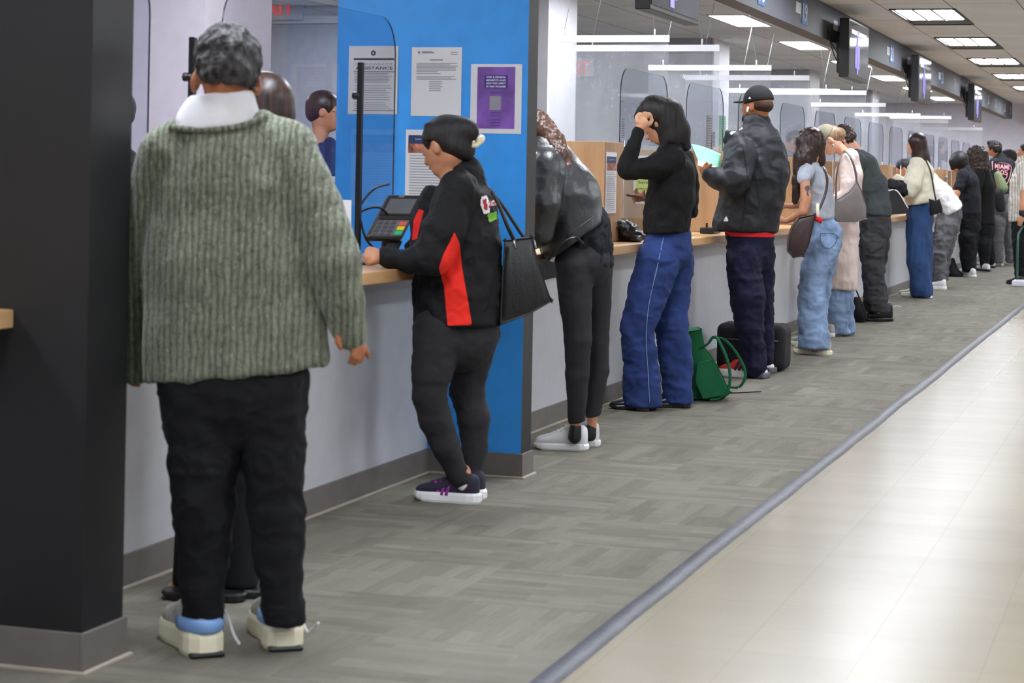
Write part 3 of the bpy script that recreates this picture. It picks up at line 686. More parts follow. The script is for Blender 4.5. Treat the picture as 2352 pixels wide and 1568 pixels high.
class Fig:
    """one figure; its joints are given as seen in the photo (u, v), a radius in pixels and an offset in depth (m).
    local axes: a = right of view, z = height, c = distance along the view"""
    def __init__(s, u, v, hp=4.):
        s.org = atZ(u, v, 0.); s.D = float(s.org@fw); s.h = hp*s.D/F; s.root = None; s.ops = []; s.px = s.D/F
    def L(s, u, v, d=0.):
        r, dn = ray(u, v); D = s.D+d; return np.array([r*D, H-dn*D, D])
    def T(s, pts, sx=1., k=6.):
        """tube through (u, v, r, d)"""
        o = []
        for a, b in zip(pts[:-1], pts[1:]):
            da = a[3] if len(a) > 3 else 0.; db = b[3] if len(b) > 3 else 0.
            o.append((('s', s.L(a[0], a[1], da), s.L(b[0], b[1], db), a[2]*(s.D+da)/F, b[2]*(s.D+db)/F, sx), '+', k*s.px))
        return o
    def E(s, u, v, ru, rv, rd=None, ang=0., d=0., k=6., op='+'):
        """ellipsoid, radii in px; ang = turn in the picture (deg, clockwise)"""
        a = -math.radians(ang); R = np.array([[math.cos(a), -math.sin(a), 0], [math.sin(a), math.cos(a), 0], [0, 0, 1.]])
        rd = ru if rd is None else rd
        return [(('e', s.L(u, v, d), R, np.array([ru, rv, rd])*s.px), op, k*s.px)]
    def Cut(s, u1, v1, u2, v2, keep='above'):
        A = s.L(u1, v1); B = s.L(u2, v2); t = (B-A)/np.linalg.norm(B-A); n = np.array([t[1], -t[0], 0.])
        if (n[1] > 0) == (keep == 'above'): n = -n
        n = -n if False else n
        # outside where n.(p-A) > 0 : for 'above' the outside is below
        if keep == 'above' and n[1] > 0: n = -n
        if keep == 'below' and n[1] < 0: n = -n
        if keep == 'left': n = n if n[0] > 0 else -n
        if keep == 'right': n = n if n[0] < 0 else -n
        return [(('p', A, n), '&', 0.)]
    def build(s, name, ops, m, wr=0., wf=(14, 14, 14), seed=0, h=None, parent='root', attrs=None, disp=None):
        V, Q = polygonize(ops, h or s.h)
        if wr:
            N = vnormals(V, Q); P = V+0; n = vnoise(P, wf, seed)+.5*vnoise(P, np.array(wf)*2.1, seed+1)
            n2 = vnoise(P, np.array(wf)*[2.6, 1.7, 2.6], seed+3); n3 = vnoise(P+.03*np.stack([n, n2, n], 1), np.array(wf)*[3.2, 4.2, 3.2], seed+5)
            V = V+N*(wr*(1-1.6*np.abs(n))+wr*.55*(.6-1.6*np.abs(n2))+wr*.3*(.5-1.6*np.abs(n3)))[:, None]
        if disp is not None: N = vnormals(V, Q); V = V+N*disp(V)[:, None]
        at = {}
        if attrs:
            px = to_px(V); N = vnormals(V, Q)
            for an, poly in attrs.items():
                dd = poly_sd(px, poly); at[an] = np.where(N[:, 2] < .25, dd, -20.)
        par = s.root if parent == 'root' else parent
        W_ = l2w(V); org = s.org if par is s.root or par is None else None
        o = mesh_obj(name, W_, Q[:, ::-1], m, par, org=org, smooth=True, attrs=at)
        return o
    def shrink(s, ops, keep=.38):
        r = []
        for q, op, k in ops:
            if op != '+' : continue
            if q[0] == 's': r.append((('s', q[1], q[2], max(q[3]*keep, .007), max(q[4]*keep, .007), min(q[5], 1)), '+', .002))
            
        return r
    # -------- head in its own frame; returns ops of the skull, and stores basis
    def head(s, u, v, size=.225, yaw=72, pitch=0, roll=0, d=0., k=.012, wide=1., neck=None):
        c = s.L(u, v, d); y = math.radians(yaw); p = math.radians(pitch); rl = math.radians(roll)
        f = np.array([-math.sin(y)*math.cos(p), -math.sin(p), math.cos(y)*math.cos(p)]); up = np.array([0, 1., 0]); up = up-f*(up@f); up /= np.linalg.norm(up)
        r = np.cross(up, f)           # wearer's right or left: symmetric anyway
        r, up = r*math.cos(rl)+up*math.sin(rl), up*math.cos(rl)-r*math.sin(rl)
        B = np.stack([r, f, up], 1); S = size; s.hc, s.hB, s.hS = c, B, S
        def X(a, b, e): return c+B@(np.array([a*wide, b, e])*S)
        s.X = X
        def el(pos, rad, op='+', kk=k): return (('e', X(*pos), B, np.array(rad)*S*np.array([wide, 1, 1])), op, kk)
        def sg(p1, p2, r1, r2, kk=k): return (('s', X(*p1), X(*p2), r1*S, r2*S, 1.), '+', kk)
        s.el = el; s.sg = sg
        ops = [el((0, -.08, .12), (.33, .41, .36)), el((0, .12, -.10), (.265, .29, .35), kk=.03), el((0, .24, -.36), (.13, .12, .11), kk=.03),
               sg((0, .36, .06), (0, .455, -.10), .035, .05), el((0, .43, -.115), (.075, .05, .045)),
               el((.12, .36, .02), (.08, .06, .06), '-', .015), el((-.12, .36, .02), (.08, .06, .06), '-', .015),
               el((.11, .33, .02), (.075, .065, .045), kk=.004), el((-.11, .33, .02), (.075, .065, .045), kk=.004),
               el((0, .33, .1), (.2, .07, .045), kk=.02), el((0, .385, -.225), (.085, .045, .022), kk=.006), el((0, .385, -.255), (.075, .045, .025), kk=.006),
               el((.335, -.03, -.03), (.05, .085, .14), kk=.006), el((-.335, -.03, -.03), (.05, .085, .14), kk=.006), el((.385, -.0, -.02), (.03, .045, .08), '-', .004), el((-.385, -.0, -.02), (.03, .045, .08), '-', .004),
               sg((0, -.06, -.1), (0, -.1, -.25), .2, .2, .03)]
        st = X(0, -.09, -.2); en = s.L(*neck) if neck else st-np.array([0, .5*S, 0])-up*.1*S
        ops.append((('s', st, en, .215*S, .2*S, 1.), '+', .03))
        return ops
    def hair_short(s, thick=.045, nape=-.25, face=.22):
        return [s.el((0, -.09, .13), (.335+thick, .415+thick, .365+thick)), s.el((0, -.26, -.1), (.27+thick, .2+thick, .24), kk=.02),
                s.el((0, .62, -.05), (.5, .5, .36), '-', .01), s.el((0, .35, -.45), (.5, .5, .35), '-', .01), s.el((.40, .03, -.12), (.14, .15, .21), '-', .01), s.el((-.40, .03, -.12), (.14, .15, .21), '-', .01)]
def fabric(name, col, rough=.85, scale=500, bump=.25, weave=None, var=.07, masks=(), sheen=.0, metal=0., spec=.3, folds=0.):
    """cloth; masks: (attribute, colour) areas with clean edges"""
    if name in MATS: return MATS[name]
    t = NT(name); c = lin(col); lo = tuple(x*(1-var*2) for x in c[:3])+(1,); hi = tuple(min(1, x*(1+var*2)) for x in c[:3])+(1,)
    out = t.ramp(t.noise(7, (1, 1, 1), 4), [(.3, lo), (.7, hi)])
    for an, mc in masks: out = t.mix(t.math('GREATER_THAN', t.attr(an), 0.), out, lin(mc))
    t.link(out, t.b.inputs['Base Color']); t.b.inputs['Roughness'].default_value = rough; t.b.inputs['Specular IOR Level'].default_value = spec
    if sheen: t.b.inputs['Sheen Weight'].default_value = sheen
    hgt = t.noise(scale, weave or (1, 1, 1), 2)
    if folds: hgt = t.math('ADD', t.math('MULTIPLY', t.noise(16, (1, 1, .45), 3), folds*8), hgt)
    t.bump(hgt, bump, .003); MATS[name] = t.m; return t.m
def skin_mat(name, col):
    if name in MATS: return MATS[name]
    t = NT(name); c = lin(col); lo = (c[0]*.86, c[1]*.76, c[2]*.7, 1); t.link(t.ramp(t.noise(22, (1, 1, 1), 4), [(.3, lo), (.65, c)]), t.b.inputs['Base Color'])
    t.b.inputs['Roughness'].default_value = .5; t.b.inputs['Subsurface Weight'].default_value = .12; t.b.inputs['Subsurface Radius'].default_value = (.012, .005, .003); t.b.inputs['Subsurface Scale'].default_value = .6
    t.bump(t.noise(260), .12, .002); MATS[name] = t.m; return t.m
def hair_mat(name, col, col2=None, st=(90, 90, 4), rough=.38, dirz=True):
    if name in MATS: return MATS[name]
    t = NT(name); c = lin(col); c2 = lin(col2) if col2 else tuple(min(1, x*2.2+.01) for x in c[:3])+(1,)
    n = t.noise(1, st, 3, .6); t.link(t.ramp(n, [(.35, c), (.75, c2)]), t.b.inputs['Base Color'])
    t.b.inputs['Roughness'].default_value = rough; t.b.inputs['Specular IOR Level'].default_value = .4; t.bump(n, .25, .004); MATS[name] = t.m; return t.m
SK = dict(tan=skin_mat('skin_tan', (196, 140, 108)), brown=skin_mat('skin_brown', (168, 106, 70)), fair=skin_mat('skin_fair', (226, 176, 152)), deep=skin_mat('skin_deep', (84, 56, 44)), olive=skin_mat('skin_olive', (206, 154, 122)))
HR = dict(black=hair_mat('hair_black', (10, 9, 10), (38, 32, 33), rough=.58), dark=hair_mat('hair_dark_brown', (26, 18, 18), (74, 50, 44)), brown=hair_mat('hair_brown', (56, 36, 28), (112, 76, 58), st=(70, 70, 8)), fade=hair_mat('hair_fade', (40, 27, 22), (78, 50, 38), st=(160, 160, 160), rough=.7), curly=hair_mat('hair_curly', (22, 18, 18), (84, 62, 52), st=(70, 70, 70)),
          salt=hair_mat('hair_salt_pepper', (12, 11, 12), (84, 82, 84), st=(46, 46, 30), rough=.65), light=hair_mat('hair_ash_brown', (92, 68, 50), (172, 140, 110)))
# -------- decals laid on a surface that already exists
def surf(objs):
    V = []; Fc = []
    for o in objs:
        n = len(V); org = ORG[o.name]; V += [Vector(np.array(v.co)+org) for v in o.data.vertices]; Fc += [tuple(i+n for i in p.vertices) for p in o.data.polygons]
    return BVHTree.FromPolygons(V, Fc)
def hit(bv, u, v, off=.002):
    d = Vector(rdir(u, v)).normalized(); r = bv.ray_cast(Vector(CAM), d)
    if r[0] is None: return None
    return np.array(r[0]-d*off)
def decal(name, poly, bv, m, parent, step=3., off=.003):
    """a patch sewn on the surface: a fine grid clipped to the outline"""
    poly = np.asarray(poly, float); lo = poly.min(0); hi = poly.max(0); nx = max(2, int((hi[0]-lo[0])/step)+1); ny = max(2, int((hi[1]-lo[1])/step)+1)
    gx = np.linspace(lo[0], hi[0], nx); gy = np.linspace(lo[1], hi[1], ny)
    G = np.array([(x, y) for y in gy for x in gx]); sd = poly_sd(G, poly); V = []; Fc = []
    Hh = [hit(bv, x, y, off) for x, y in G]; ok = [p for p in Hh if p is not None]
    if not ok: return None
    for j in range(ny-1):
        for i in range(nx-1):
            q = (j*nx+i, j*nx+i+1, (j+1)*nx+i+1, (j+1)*nx+i)
            if np.mean([sd[k] for k in q]) > -.2*step and all(Hh[k] is not None for k in q):
                P = [Hh[k] for k in q]
                if max(np.linalg.norm(P[a]-P[b]) for a, b in ((0, 2), (1, 3))) < .08: n = len(V); V += P[::-1]; Fc.append((n, n+1, n+2, n+3))
    if not Fc: return None
    return mesh_obj(name, V, Fc, m, parent)
def decal_text(name, s, u0, v0, u1, v1, bv, m, parent, off=.003, skew=0., bold=True):
    V, Fc = text_tris(s, bold); V = (V-V.min(0))/(V.max(0)-V.min(0))
    P = [hit(bv, u0+(u1-u0)*x, v1+(v0-v1)*y+skew*x, off) for x, y in V]; fb = next(p for p in P if p is not None); P = [fb if p is None else p for p in P]
    return mesh_obj(name, P, Fc, m, parent)
def strap(name, fig, pts, wpx, m, parent, thick=.003, bv=None, side=None):
    """a strap through (u, v, d) points; with bv the points rest on that surface"""
    P = []
    for q in catmull([[a[0], a[1], a[2] if len(a) > 2 else 0] for a in pts], 6):
        p = hit(bv, q[0], q[1], .006) if bv is not None else None
        if p is None: p = l2w(fig.L(q[0], q[1], q[2])[None])[0]
        P.append(p)
    P = np.array(P)
    if bv is not None and len(P) > 4:
        for _ in range(3): P[1:-1] = .25*P[:-2]+.5*P[1:-1]+.25*P[2:]
    V, Fc = tubev(P, 1., 8, (wpx*fig.px/2, thick), side if side is not None else rt); return mesh_obj(name, V, Fc, m, parent, smooth=True)
# -------- shoes
def shoe(fig, heel, toe, m, msole, wd=.095, hgt=.085, sole=.026, heelz=0., parts=(), lift=0., name='shoe', tongue=True, hw=1.):
    """heel, toe: floor points (world x, y). returns upper with its sole as sub-part"""
    A = np.array([heel[0], heel[1], 0.]); B = np.array([toe[0], toe[1], 0.]); d = B-A; Ln = np.linalg.norm(d); d /= Ln; sd = np.array([-d[1], d[0], 0.])
    st = np.array([0, .06, .15, .28, .42, .56, .7, .82, .92, .98, 1.0]); wv = np.array([.30, .62, .74, .74, .72, .82, .96, 1., .86, .55, .2])*wd/2; wv[:4] *= hw
    ht = np.array([.8, .95, 1.0, .98, .92, .72, .56, .48, .40, .3, .2])*hgt
    V = []; n = 16
    for t, w_, h_ in zip(st, wv, ht):
        for k in range(n):
            a = 2*PI*k/n; x = math.cos(a); z = math.sin(a); sx = np.sign(x)*abs(x)**.6; sz = np.sign(z)*abs(z)**(.8 if t > .5 else .6)
            nar = 1-.28*max(0, z)*(1 if t < .6 else .5)
            V.append(A+d*(t*Ln)+sd*(w_*sx*nar)+EZ*(lift+sole*.7+h_*.5+sz*h_*.5))
    Fc = [(i*n+k, (i+1)*n+k, (i+1)*n+(k+1) % n, i*n+(k+1) % n) for i in range(len(st)-1) for k in range(n)]+[tuple(range(n)), tuple((len(st)-1)*n+k for k in range(n))[::-1]]
    up = mesh_obj(name, V, Fc, m, fig.root, smooth=True); sb = up.modifiers.new('s', 'SUBSURF'); sb.levels = 1; sb.render_levels = 2
    V = []; pr = [(1.02, 0.), (1.1, .25), (1.1, .75), (1.03, 1.)]; ring = [(t, w_) for t, w_ in zip(st, wv)]
    out = [(t, w_) for t, w_ in ring]+[(t, -w_) for t, w_ in ring[::-1]]; n = len(out)
    for s_, zz in pr:
        for t, w_ in out:
            tt = -.02*(s_ > 1.05)+t*(1+.035*(s_ > 1.05)); V.append(A+d*(tt*Ln)+sd*(w_*s_)+EZ*(lift+.002+zz*sole+(heelz*(1-t) if zz > .5 else 0)+.012*max(0, t-.8)*5*(zz < .5)))
    Fc = [(j*n+k, j*n+(k+1) % n, (j+1)*n+(k+1) % n, (j+1)*n+k) for j in range(3) for k in range(n)]+[tuple(range(n))[::-1], tuple(3*n+k for k in range(n))]
    mesh_obj('sole', V, Fc, msole, up, smooth=False)
    if tongue:
        for q in range(4):
            t = .42+.075*q; hh = np.interp(t, st, ht)
            P = [A+d*((t+.0)*Ln)+sd*(x*wd*.30)+EZ*(lift+sole*.7+hh*(1.0-.16*abs(x)*1.2)+.002) for x in (-1, -.5, 0, .5, 1)]
            tube('lace', P, .0028, parts[0] if parts else m, up, 6)
    return up
#PART4
# ------------------------------------------------------------------ people
def Zcut(z, keep='above'): return [(('p', np.array([0, z, 0.]), np.array([0, -1. if keep == 'above' else 1., 0])), '&', 0.)]
def person(f, label, skin, visible, clothes, h=None):
    """body = ONE skin surface (head, hands, ankles, running on unseen beneath the clothes)"""
    ops = list(visible)
    for c in clothes: ops += f.shrink(c)
    o = f.build('person', ops, skin, parent=None, h=h); ORG[o.name] = f.org; f.root = o
    for sx_ in (-1, 1):
        blob('eye', f, (.115*sx_, .355, .02), (.052, .045, .045), EYEW, o); blob('iris', f, (.115*sx_, .393, .018), (.024, .012, .024), EYED, o)
        V, Fc = tubev([l2w(f.X(.115*sx_+q, .40-abs(q+.02*sx_)*.35, .095+.02*math.cos(q*14))[None])[0] for q in np.linspace(-.08, .08, 6)], .009*f.hS, 5); mesh_obj('eyebrow', V, Fc, SH['black'], o, smooth=True)
    blob('lips', f, (0, .40, -.238), (.085, .035, .030), LIP, o)
    return tag(o, label, 'person')
def blob(name, f, pos, rad, m, parent):
    V = []; n = 12; r = 8
    for i in range(r+1):
        for j in range(n):
            a = PI*i/r; b = 2*PI*j/n; V.append(f.hc+f.hB@(np.array(pos)*f.hS+np.array(rad)*f.hS*[math.sin(a)*math.cos(b), math.sin(a)*math.sin(b), math.cos(a)]))
    Fc = [(i*n+j, i*n+(j+1) % n, (i+1)*n+(j+1) % n, (i+1)*n+j) for i in range(r) for j in range(n)]
    return mesh_obj(name, l2w(np.array(V)), Fc, m, parent, smooth=True)
EYEW = mat('eye_white', (230, 226, 222), .2, var=0); EYED = mat('eye_dark', (34, 24, 20), .15, var=0); LIP = mat('lip_rose', (178, 104, 96), .45, var=.05)
def hand(f, pts, k=2.):
    o = []
    for p in pts: o += f.T(p, 1., k)
    return o
def knit_green():
    t = NT('olive_rib_knit'); ang = -(YAW-PI/2)
    wv = t.node('ShaderNodeTexWave', wave_type='BANDS', bands_direction='X'); wv.inputs['Scale'].default_value = 19; wv.inputs['Distortion'].default_value = 3.2; wv.inputs['Detail'].default_value = 2; wv.inputs['Detail Scale'].default_value = 2
    t.link(t.co((1, 1, .35), (0, 0, ang)), wv.inputs[0])
    base = t.ramp(wv.outputs['Fac'], [(.05, lin((104, 108, 94))), (.6, lin((134, 140, 122)))])
    sp = t.ramp(t.noise(90, (1, 1, .6), 3, .7), [(.3, lin((140, 140, 134))), (.5, lin((225, 225, 222))), (.72, (1, 1, 1, 1))])
    c = t.mix(.8, base, sp, 'MULTIPLY'); fl = t.ramp(t.noise(130, (1, 1, .5), 2), [(.68, (0, 0, 0, 1)), (.74, (1, 1, 1, 1))])
    c = t.mix(t.math('MULTIPLY', fl, .55), c, lin((186, 198, 172)))
    t.link(c, t.b.inputs['Base Color']); t.b.inputs['Roughness'].default_value = .95; t.b.inputs['Specular IOR Level'].default_value = .15; t.b.inputs['Sheen Weight'].default_value = .25
    t.bump(t.math('ADD', wv.outputs['Fac'], t.math('MULTIPLY', t.noise(160, (1, 1, .6), 2), 1.2)), .8, .006); return t.m
FB = dict(
    blacktrouser=fabric('black_trouser_cloth', (15, 16, 20), folds=.4), charcoal=fabric('charcoal_legging', (42, 41, 45), folds=.3), white=fabric('white_cotton', (236, 236, 242), folds=.3),
    denim=fabric('indigo_denim', (36, 54, 104), scale=700, weave=(1, 1, .4), var=.16, folds=.3), lightdenim=fabric('washed_denim', (128, 150, 182), scale=700, var=.16, folds=.6), middenim=fabric('mid_denim', (44, 70, 112), var=.14, folds=.3),
    blackknit=fabric('black_fine_knit', (12, 12, 14), folds=.3), shell=fabric('black_puffer_shell', (22, 24, 30), .6, folds=.6, spec=.4), navy=fabric('navy_track_cloth', (18, 20, 46), folds=.5),
    red=fabric('red_cotton', (226, 44, 50), folds=.2), greytee=fabric('light_grey_jersey', (176, 182, 194), folds=.4), oat=fabric('oatmeal_knit', (212, 192, 184), scale=260, weave=(.4, .4, 2), bump=.5),
    darkgreen=fabric('dark_grey_green_jersey', (62, 68, 70), folds=.5), darkgrey=fabric('charcoal_trouser', (54, 54, 58), folds=.5), cream=fabric('cream_fleece', (232, 226, 206), folds=.4),
    midgrey=fabric('mid_grey_trouser', (96, 94, 98), folds=.5), blacktee=fabric('black_tee_cotton', (24, 25, 32), folds=.4), stripe=fabric('striped_shirt', (206, 202, 196), folds=.3),
    leather=fabric('black_leather', (38, 40, 43), .34, scale=120, bump=.35, spec=.6, folds=.7), leather2=fabric('glossy_black_leather', (24, 25, 27), .35, scale=140, bump=.3, spec=.6, folds=.5),
    taupe=fabric('taupe_leather', (128, 120, 118), .45, scale=140, spec=.5), bagbrown=fabric('dark_brown_leather', (54, 36, 36), .4, scale=140, spec=.5), capblack=fabric('black_cap_cloth', (22, 23, 26)), capbeige=fabric('beige_cap_cloth', (128, 119, 101)),
    navytop=fabric('navy_top', (36, 44, 84)), greencanvas=fabric('green_canvas', (16, 88, 52), .8, folds=.3), blackcanvas=fabric('black_canvas', (28, 28, 33), .75, folds=.4), olive=fabric('olive_canvas', (116, 128, 96)),
)
SH = dict(white=mat('shoe_white', (232, 232, 236), .45, var=.02), sole=mat('sole_white', (240, 240, 240), .5, var=.02), black=mat('shoe_black', (20, 20, 23), .35, var=.05), cream=mat('sole_cream', (238, 232, 204), .5, var=.03), navy=mat('shoe_navy_knit', (30, 26, 50), .7, bump=.3, bs=300),
          blue=mat('shoe_sky_blue', (126, 164, 218), .5), grey=mat('shoe_grey', (176, 174, 168), .6, var=.12, vs=60), red=mat('shoe_red_knit', (206, 44, 44), .7), magenta=mat('shoe_magenta', (150, 40, 150), .5), greysole=mat('sole_grey', (92, 92, 100), .5), beige=mat('shoe_beige', (222, 216, 196), .6))
def wdir(deg): return np.array([math.cos(math.radians(deg)), math.sin(math.radians(deg)), 0])
# ---- 1 person in green sweater, seen from behind
f = Fig(560, 1503, 4.2)
sw = (f.T([(524, 335, 112), (526, 420, 172), (530, 600, 192), (538, 790, 203), (540, 885, 206)], .52, 14) + f.T([(395, 345, 58), (655, 338, 62)], .9, 14)
      + f.T([(655, 350, 66, .0), (716, 470, 60, -.01), (765, 600, 58, -.03), (788, 690, 45, -.03), (800, 750, 33, -.03), (806, 772, 30, -.03)], 1, 9)
      + f.T([(385, 350, 62, 0), (334, 480, 44, .03), (320, 640, 36, .07), (318, 780, 32, .1), (322, 862, 30, .1)], 1, 7) + f.E(500, 213, 160, 64, 170, -4, 0, 6, '-') + f.Cut(285, 880, 745, 832))
tr = f.T([(535, 800, 150), (535, 880, 160)], .6, 10) + f.T([(456, 880, 90, 0), (470, 1050, 78), (468, 1180, 66), (466, 1330, 52), (466, 1455, 45)], 1, 8) + f.T([(622, 880, 84, 0), (630, 1050, 68), (636, 1170, 62), (640, 1260, 56), (646, 1360, 44), (652, 1425, 46)], 1, 8)
hd = f.head(521, 166, .212, 14, 14, 0, wide=1.0, neck=(520, 240, -.02))
hn = hand(f, [[(808, 765, 19, -.03), (822, 800, 20, -.03)], [(778, 768, 9, -.05), (777, 785, 8, -.06), (783, 800, 6, -.06)], [(822, 798, 9, -.04), (812, 818, 8, -.05), (804, 832, 6, -.04)], [(826, 800, 9, -.03), (822, 822, 8, -.04), (814, 836, 6, -.03)], [(830, 798, 9, -.02), (832, 818, 7, -.02), (826, 832, 5, -.02)], [(832, 790, 8, .0), (842, 808, 7, .01), (847, 822, 5, .01)]])
person(f, 'person in olive ribbed knit sweater and black trousers, short greying hair, back to camera', SK['brown'], hd+hn+f.T([(526, 190, 52, -.01), (520, 235, 46, -.02), (525, 300, 40)])+f.E(449, 187, 11, 27, 24, 8, -.01, 3)+f.E(588, 190, 12, 29, 26, -6, -.02, 3)+f.E(590, 190, 6, 18, 16, -6, -.045, 2, '-')+f.T([(318, 862, 20, .1), (312, 874, 14, .1)])+hand(f, [[(314, 872, 10, .1), (310, 884, 6, .12)], [(318, 874, 8, .1), (318, 886, 5, .13)], [(306, 870, 8, .1), (302, 882, 5, .12)]]), [sw, tr])
cro = f.build('collar', f.T([(506, 345, 130, -.0), (503, 290, 96, -.015), (513, 256, 76, -.025), (517, 226, 66, -.03)], .72, 10)+f.Cut(450, 220, 590, 208, 'below')+f.Cut(380, 304, 640, 286), FB['white'])
swo = f.build('sweater', sw, knit_green(), wr=.009, wf=(7, 3, 7), h=.0052)
f.build('trousers', tr+Zcut(.082), FB['blacktrouser'], wr=.007, wf=(9, 12, 9), seed=3, h=.0052)
strap('neckband', f, [(388, 292, -.06), (400, 293, -.1), (440, 297, -.13), (505, 297, -.14), (560, 288, -.13), (598, 272, -.1), (612, 262, -.06)], 15, swo.data.materials[0], swo, .007, surf([swo, cro]), EZ)
f.build('hair', f.hair_short(.035)+f.Cut(440, 182, 600, 200), HR['salt'], wr=.008, wf=(26, 18, 26), seed=5, h=.003)
for (u, v, a) in ((476, 1512, 42), (656, 1497, 34)):
    p0 = atZ(u, v); p1 = p0+wdir(a)*.29
    s1 = shoe(f, p0, p1, SH['grey'], SH['cream'], .112, .125, .05, .012, (SH['white'],), tongue=False, hw=1.15)
    q = p0+wdir(a)*.012; sdv = wdir(a+90)
    V, Fc = tubev([q+sdv*(.055*math.cos(t))+wdir(a)*(-.024+.11*(1-math.sin(t))*.9)+EZ*.080 for t in np.linspace(0, PI, 14)], 1, 8, (.018, .006), EZ); mesh_obj('heel_band', V, Fc, SH['blue'], s1, smooth=True)
    V = [p0+wdir(a)*x_+sdv*y_+EZ*z_ for x_, y_, z_ in boxv(-.011, .08, -.044, .044, .002, .016)]; bevel(mesh_obj('tread', V, BOXF, SH['black'], s1), .006)
    k = 1 if u < 600 else .4
    tube('loose_lace', [p0+sdv*-.04+wdir(a)*.1+EZ*.12, p0+sdv*-.062+wdir(a)*.06+EZ*.10*k, p0+sdv*-.075+wdir(a)*.03+EZ*.05, p0+sdv*-.082+wdir(a)*.0+EZ*(.03 if k == 1 else .07)], .0035, SH['white'], s1, 6, sm=4)
# ---- 2 long haired woman hidden behind the first
f = Fig(470, 1368, 5); f2D = f.D
tp = f.T([(520, 360, 90), (520, 480, 100), (520, 640, 96), (520, 760, 110)], .55, 12)+f.T([(440, 380, 50), (610, 380, 40)], .9)+f.T([(430, 390, 40, .05), (420, 520, 34, .1), (450, 610, 26, .3)])+f.T([(600, 390, 36, .05), (600, 520, 30, .1), (580, 610, 24, .3)])
pt = f.T([(515, 760, 105), (515, 860, 110)], .6)+f.T([(470, 880, 62), (455, 1100, 46), (440, 1330, 44)])+f.T([(560, 880, 60), (555, 1100, 46), (548, 1340, 46)])
hd = f.head(598, 262, .21, 40, 10, 0, neck=(585, 340, 0))
person(f, 'person with long dark brown hair mostly hidden behind the olive sweater wearer', SK['tan'], hd+f.T([(590, 310, 36), (560, 380, 50)])+f.T([(440, 1325, 22, 0), (412, 1344, 17, 0), (395, 1352, 12, 0), (386, 1355, 8, 0)])+f.T([(430, 1300, 26), (420, 1345, 24)]), [tp, pt])
f.build('top', tp, FB['blacktee']); f.build('trousers', pt+Zcut(.03), FB['blacktrouser'])
f.build('hair', f.hair_short(.07)+f.T([(605, 235, 52), (612, 300, 54, .0), (600, 400, 50)], 1, 10), HR['dark'], h=.005)
for (u, v) in ((377, 1372), (500, 1366)):
    p0 = atZ(u, v)-wdir(98)*.235; shoe(f, p0, p0+wdir(98)*.235, SH['black'], SH['black'], .1, .012, .026, name='sandal', tongue=False)
# ---- 3 woman in black and red jacket
f = Fig(1050, 1152, 3.6)
jk = (f.T([(1068, 425, 44), (1062, 480, 74), (1054, 560, 94), (1052, 660, 99), (1052, 770, 99)], 1.05, 12) + f.T([(1052, 440, 48, -.12), (1018, 530, 46, -.18), (996, 588, 40, -.2), (940, 596, 27, -.18), (888, 590, 20, -.16)], 1, 9)
      + f.T([(1085, 440, 36, .14), (1030, 540, 36, .2), (960, 570, 28, .2)], 1, 9) + f.T([(1070, 418, 40), (1066, 398, 36), (1060, 380, 34)], 1, 8)+f.T([(990, 452, 22, .02), (972, 510, 24, .02), (966, 590, 20, 0)], 1.6, 10)+f.Cut(940, 744, 1160, 741))
tr = f.T([(1055, 700, 84), (1056, 765, 88)], 1.0, 10)+f.T([(1010, 765, 64, -.07), (992, 850, 46, -.1), (985, 905, 37, -.1), (1000, 960, 37, -.08), (1022, 1020, 32, -.06), (1048, 1080, 24, -.04), (1060, 1098, 23, -.04)], 1, 8)+f.T([(1088, 765, 60, .08), (1078, 850, 42, .1), (1073, 900, 38, .1), (1088, 960, 36, .1), (1090, 1030, 28, .1), (1088, 1092, 20, .08)], 1, 8)
hd = f.head(1020, 336, .208, 58, 26, 0, neck=(1058, 392, 0))
hn = hand(f, [[(890, 590, 14, -.16), (866, 588, 17, -.16)], [(862, 582, 8, -.17), (846, 580, 8, -.17), (838, 588, 7, -.17)], [(860, 590, 8, -.17), (844, 592, 8, -.18), (840, 600, 6, -.17)], [(862, 597, 8, -.18), (848, 601, 7, -.18), (846, 606, 6, -.17)], [(864, 600, 7, -.15), (852, 606, 6, -.15)], [(868, 578, 8, -.14), (850, 572, 7, -.12), (842, 576, 6, -.12)]])
person(f, 'person in black jacket with red side panel, hair clipped up, at the counter', SK['tan'], hd+hn+f.T([(1030, 380, 30), (1055, 420, 40)])+f.T([(1062, 1085, 20, -.04), (1068, 1115, 18, -.04)]), [jk, tr])
redp = [(1044, 533), (1056, 560), (1062, 620), (1075, 690), (1084, 746), (1028, 748), (1020, 660), (1008, 615), (1018, 585)]
jko = f.build('jacket', jk, fabric('black_softshell', (17, 17, 20), .75, masks=(('m_red', (238, 44, 32)), ('m_red2', (220, 36, 32))), folds=.4), wr=.008, wf=(10, 10, 10), seed=2, attrs={'m_red': redp, 'm_red2': [(962, 480), (974, 484), (966, 510), (958, 548), (946, 552), (950, 505)]})
bv = surf([jko])
for nm, poly, mm in (('badge', [(1106, 452), (1117, 449), (1121, 455), (1125, 488), (1112, 491), (1104, 470)], FB['white']), ('badge_inner', [(1109, 459), (1117, 456), (1120, 481), (1113, 482)], mat('badge_red', (170, 30, 40), .6)), ('badge', [(1121, 466), (1138, 458), (1140, 470), (1124, 474)], FB['white']), ('badge', [(1120, 492), (1140, 486), (1143, 502), (1124, 510)], mat('badge_green', (124, 188, 56), .6))):
    decal(nm, poly, bv, mm, f.root, 2., .003 if nm == 'badge' else .005)
decal_text('lettering', '24', 1122, 462, 1139, 476, bv, mat('badge_red', (170, 30, 40), .6), f.root, .005, -5)
f.build('trousers', tr, FB['charcoal'], wr=.0035, wf=(10, 16, 10), seed=4)
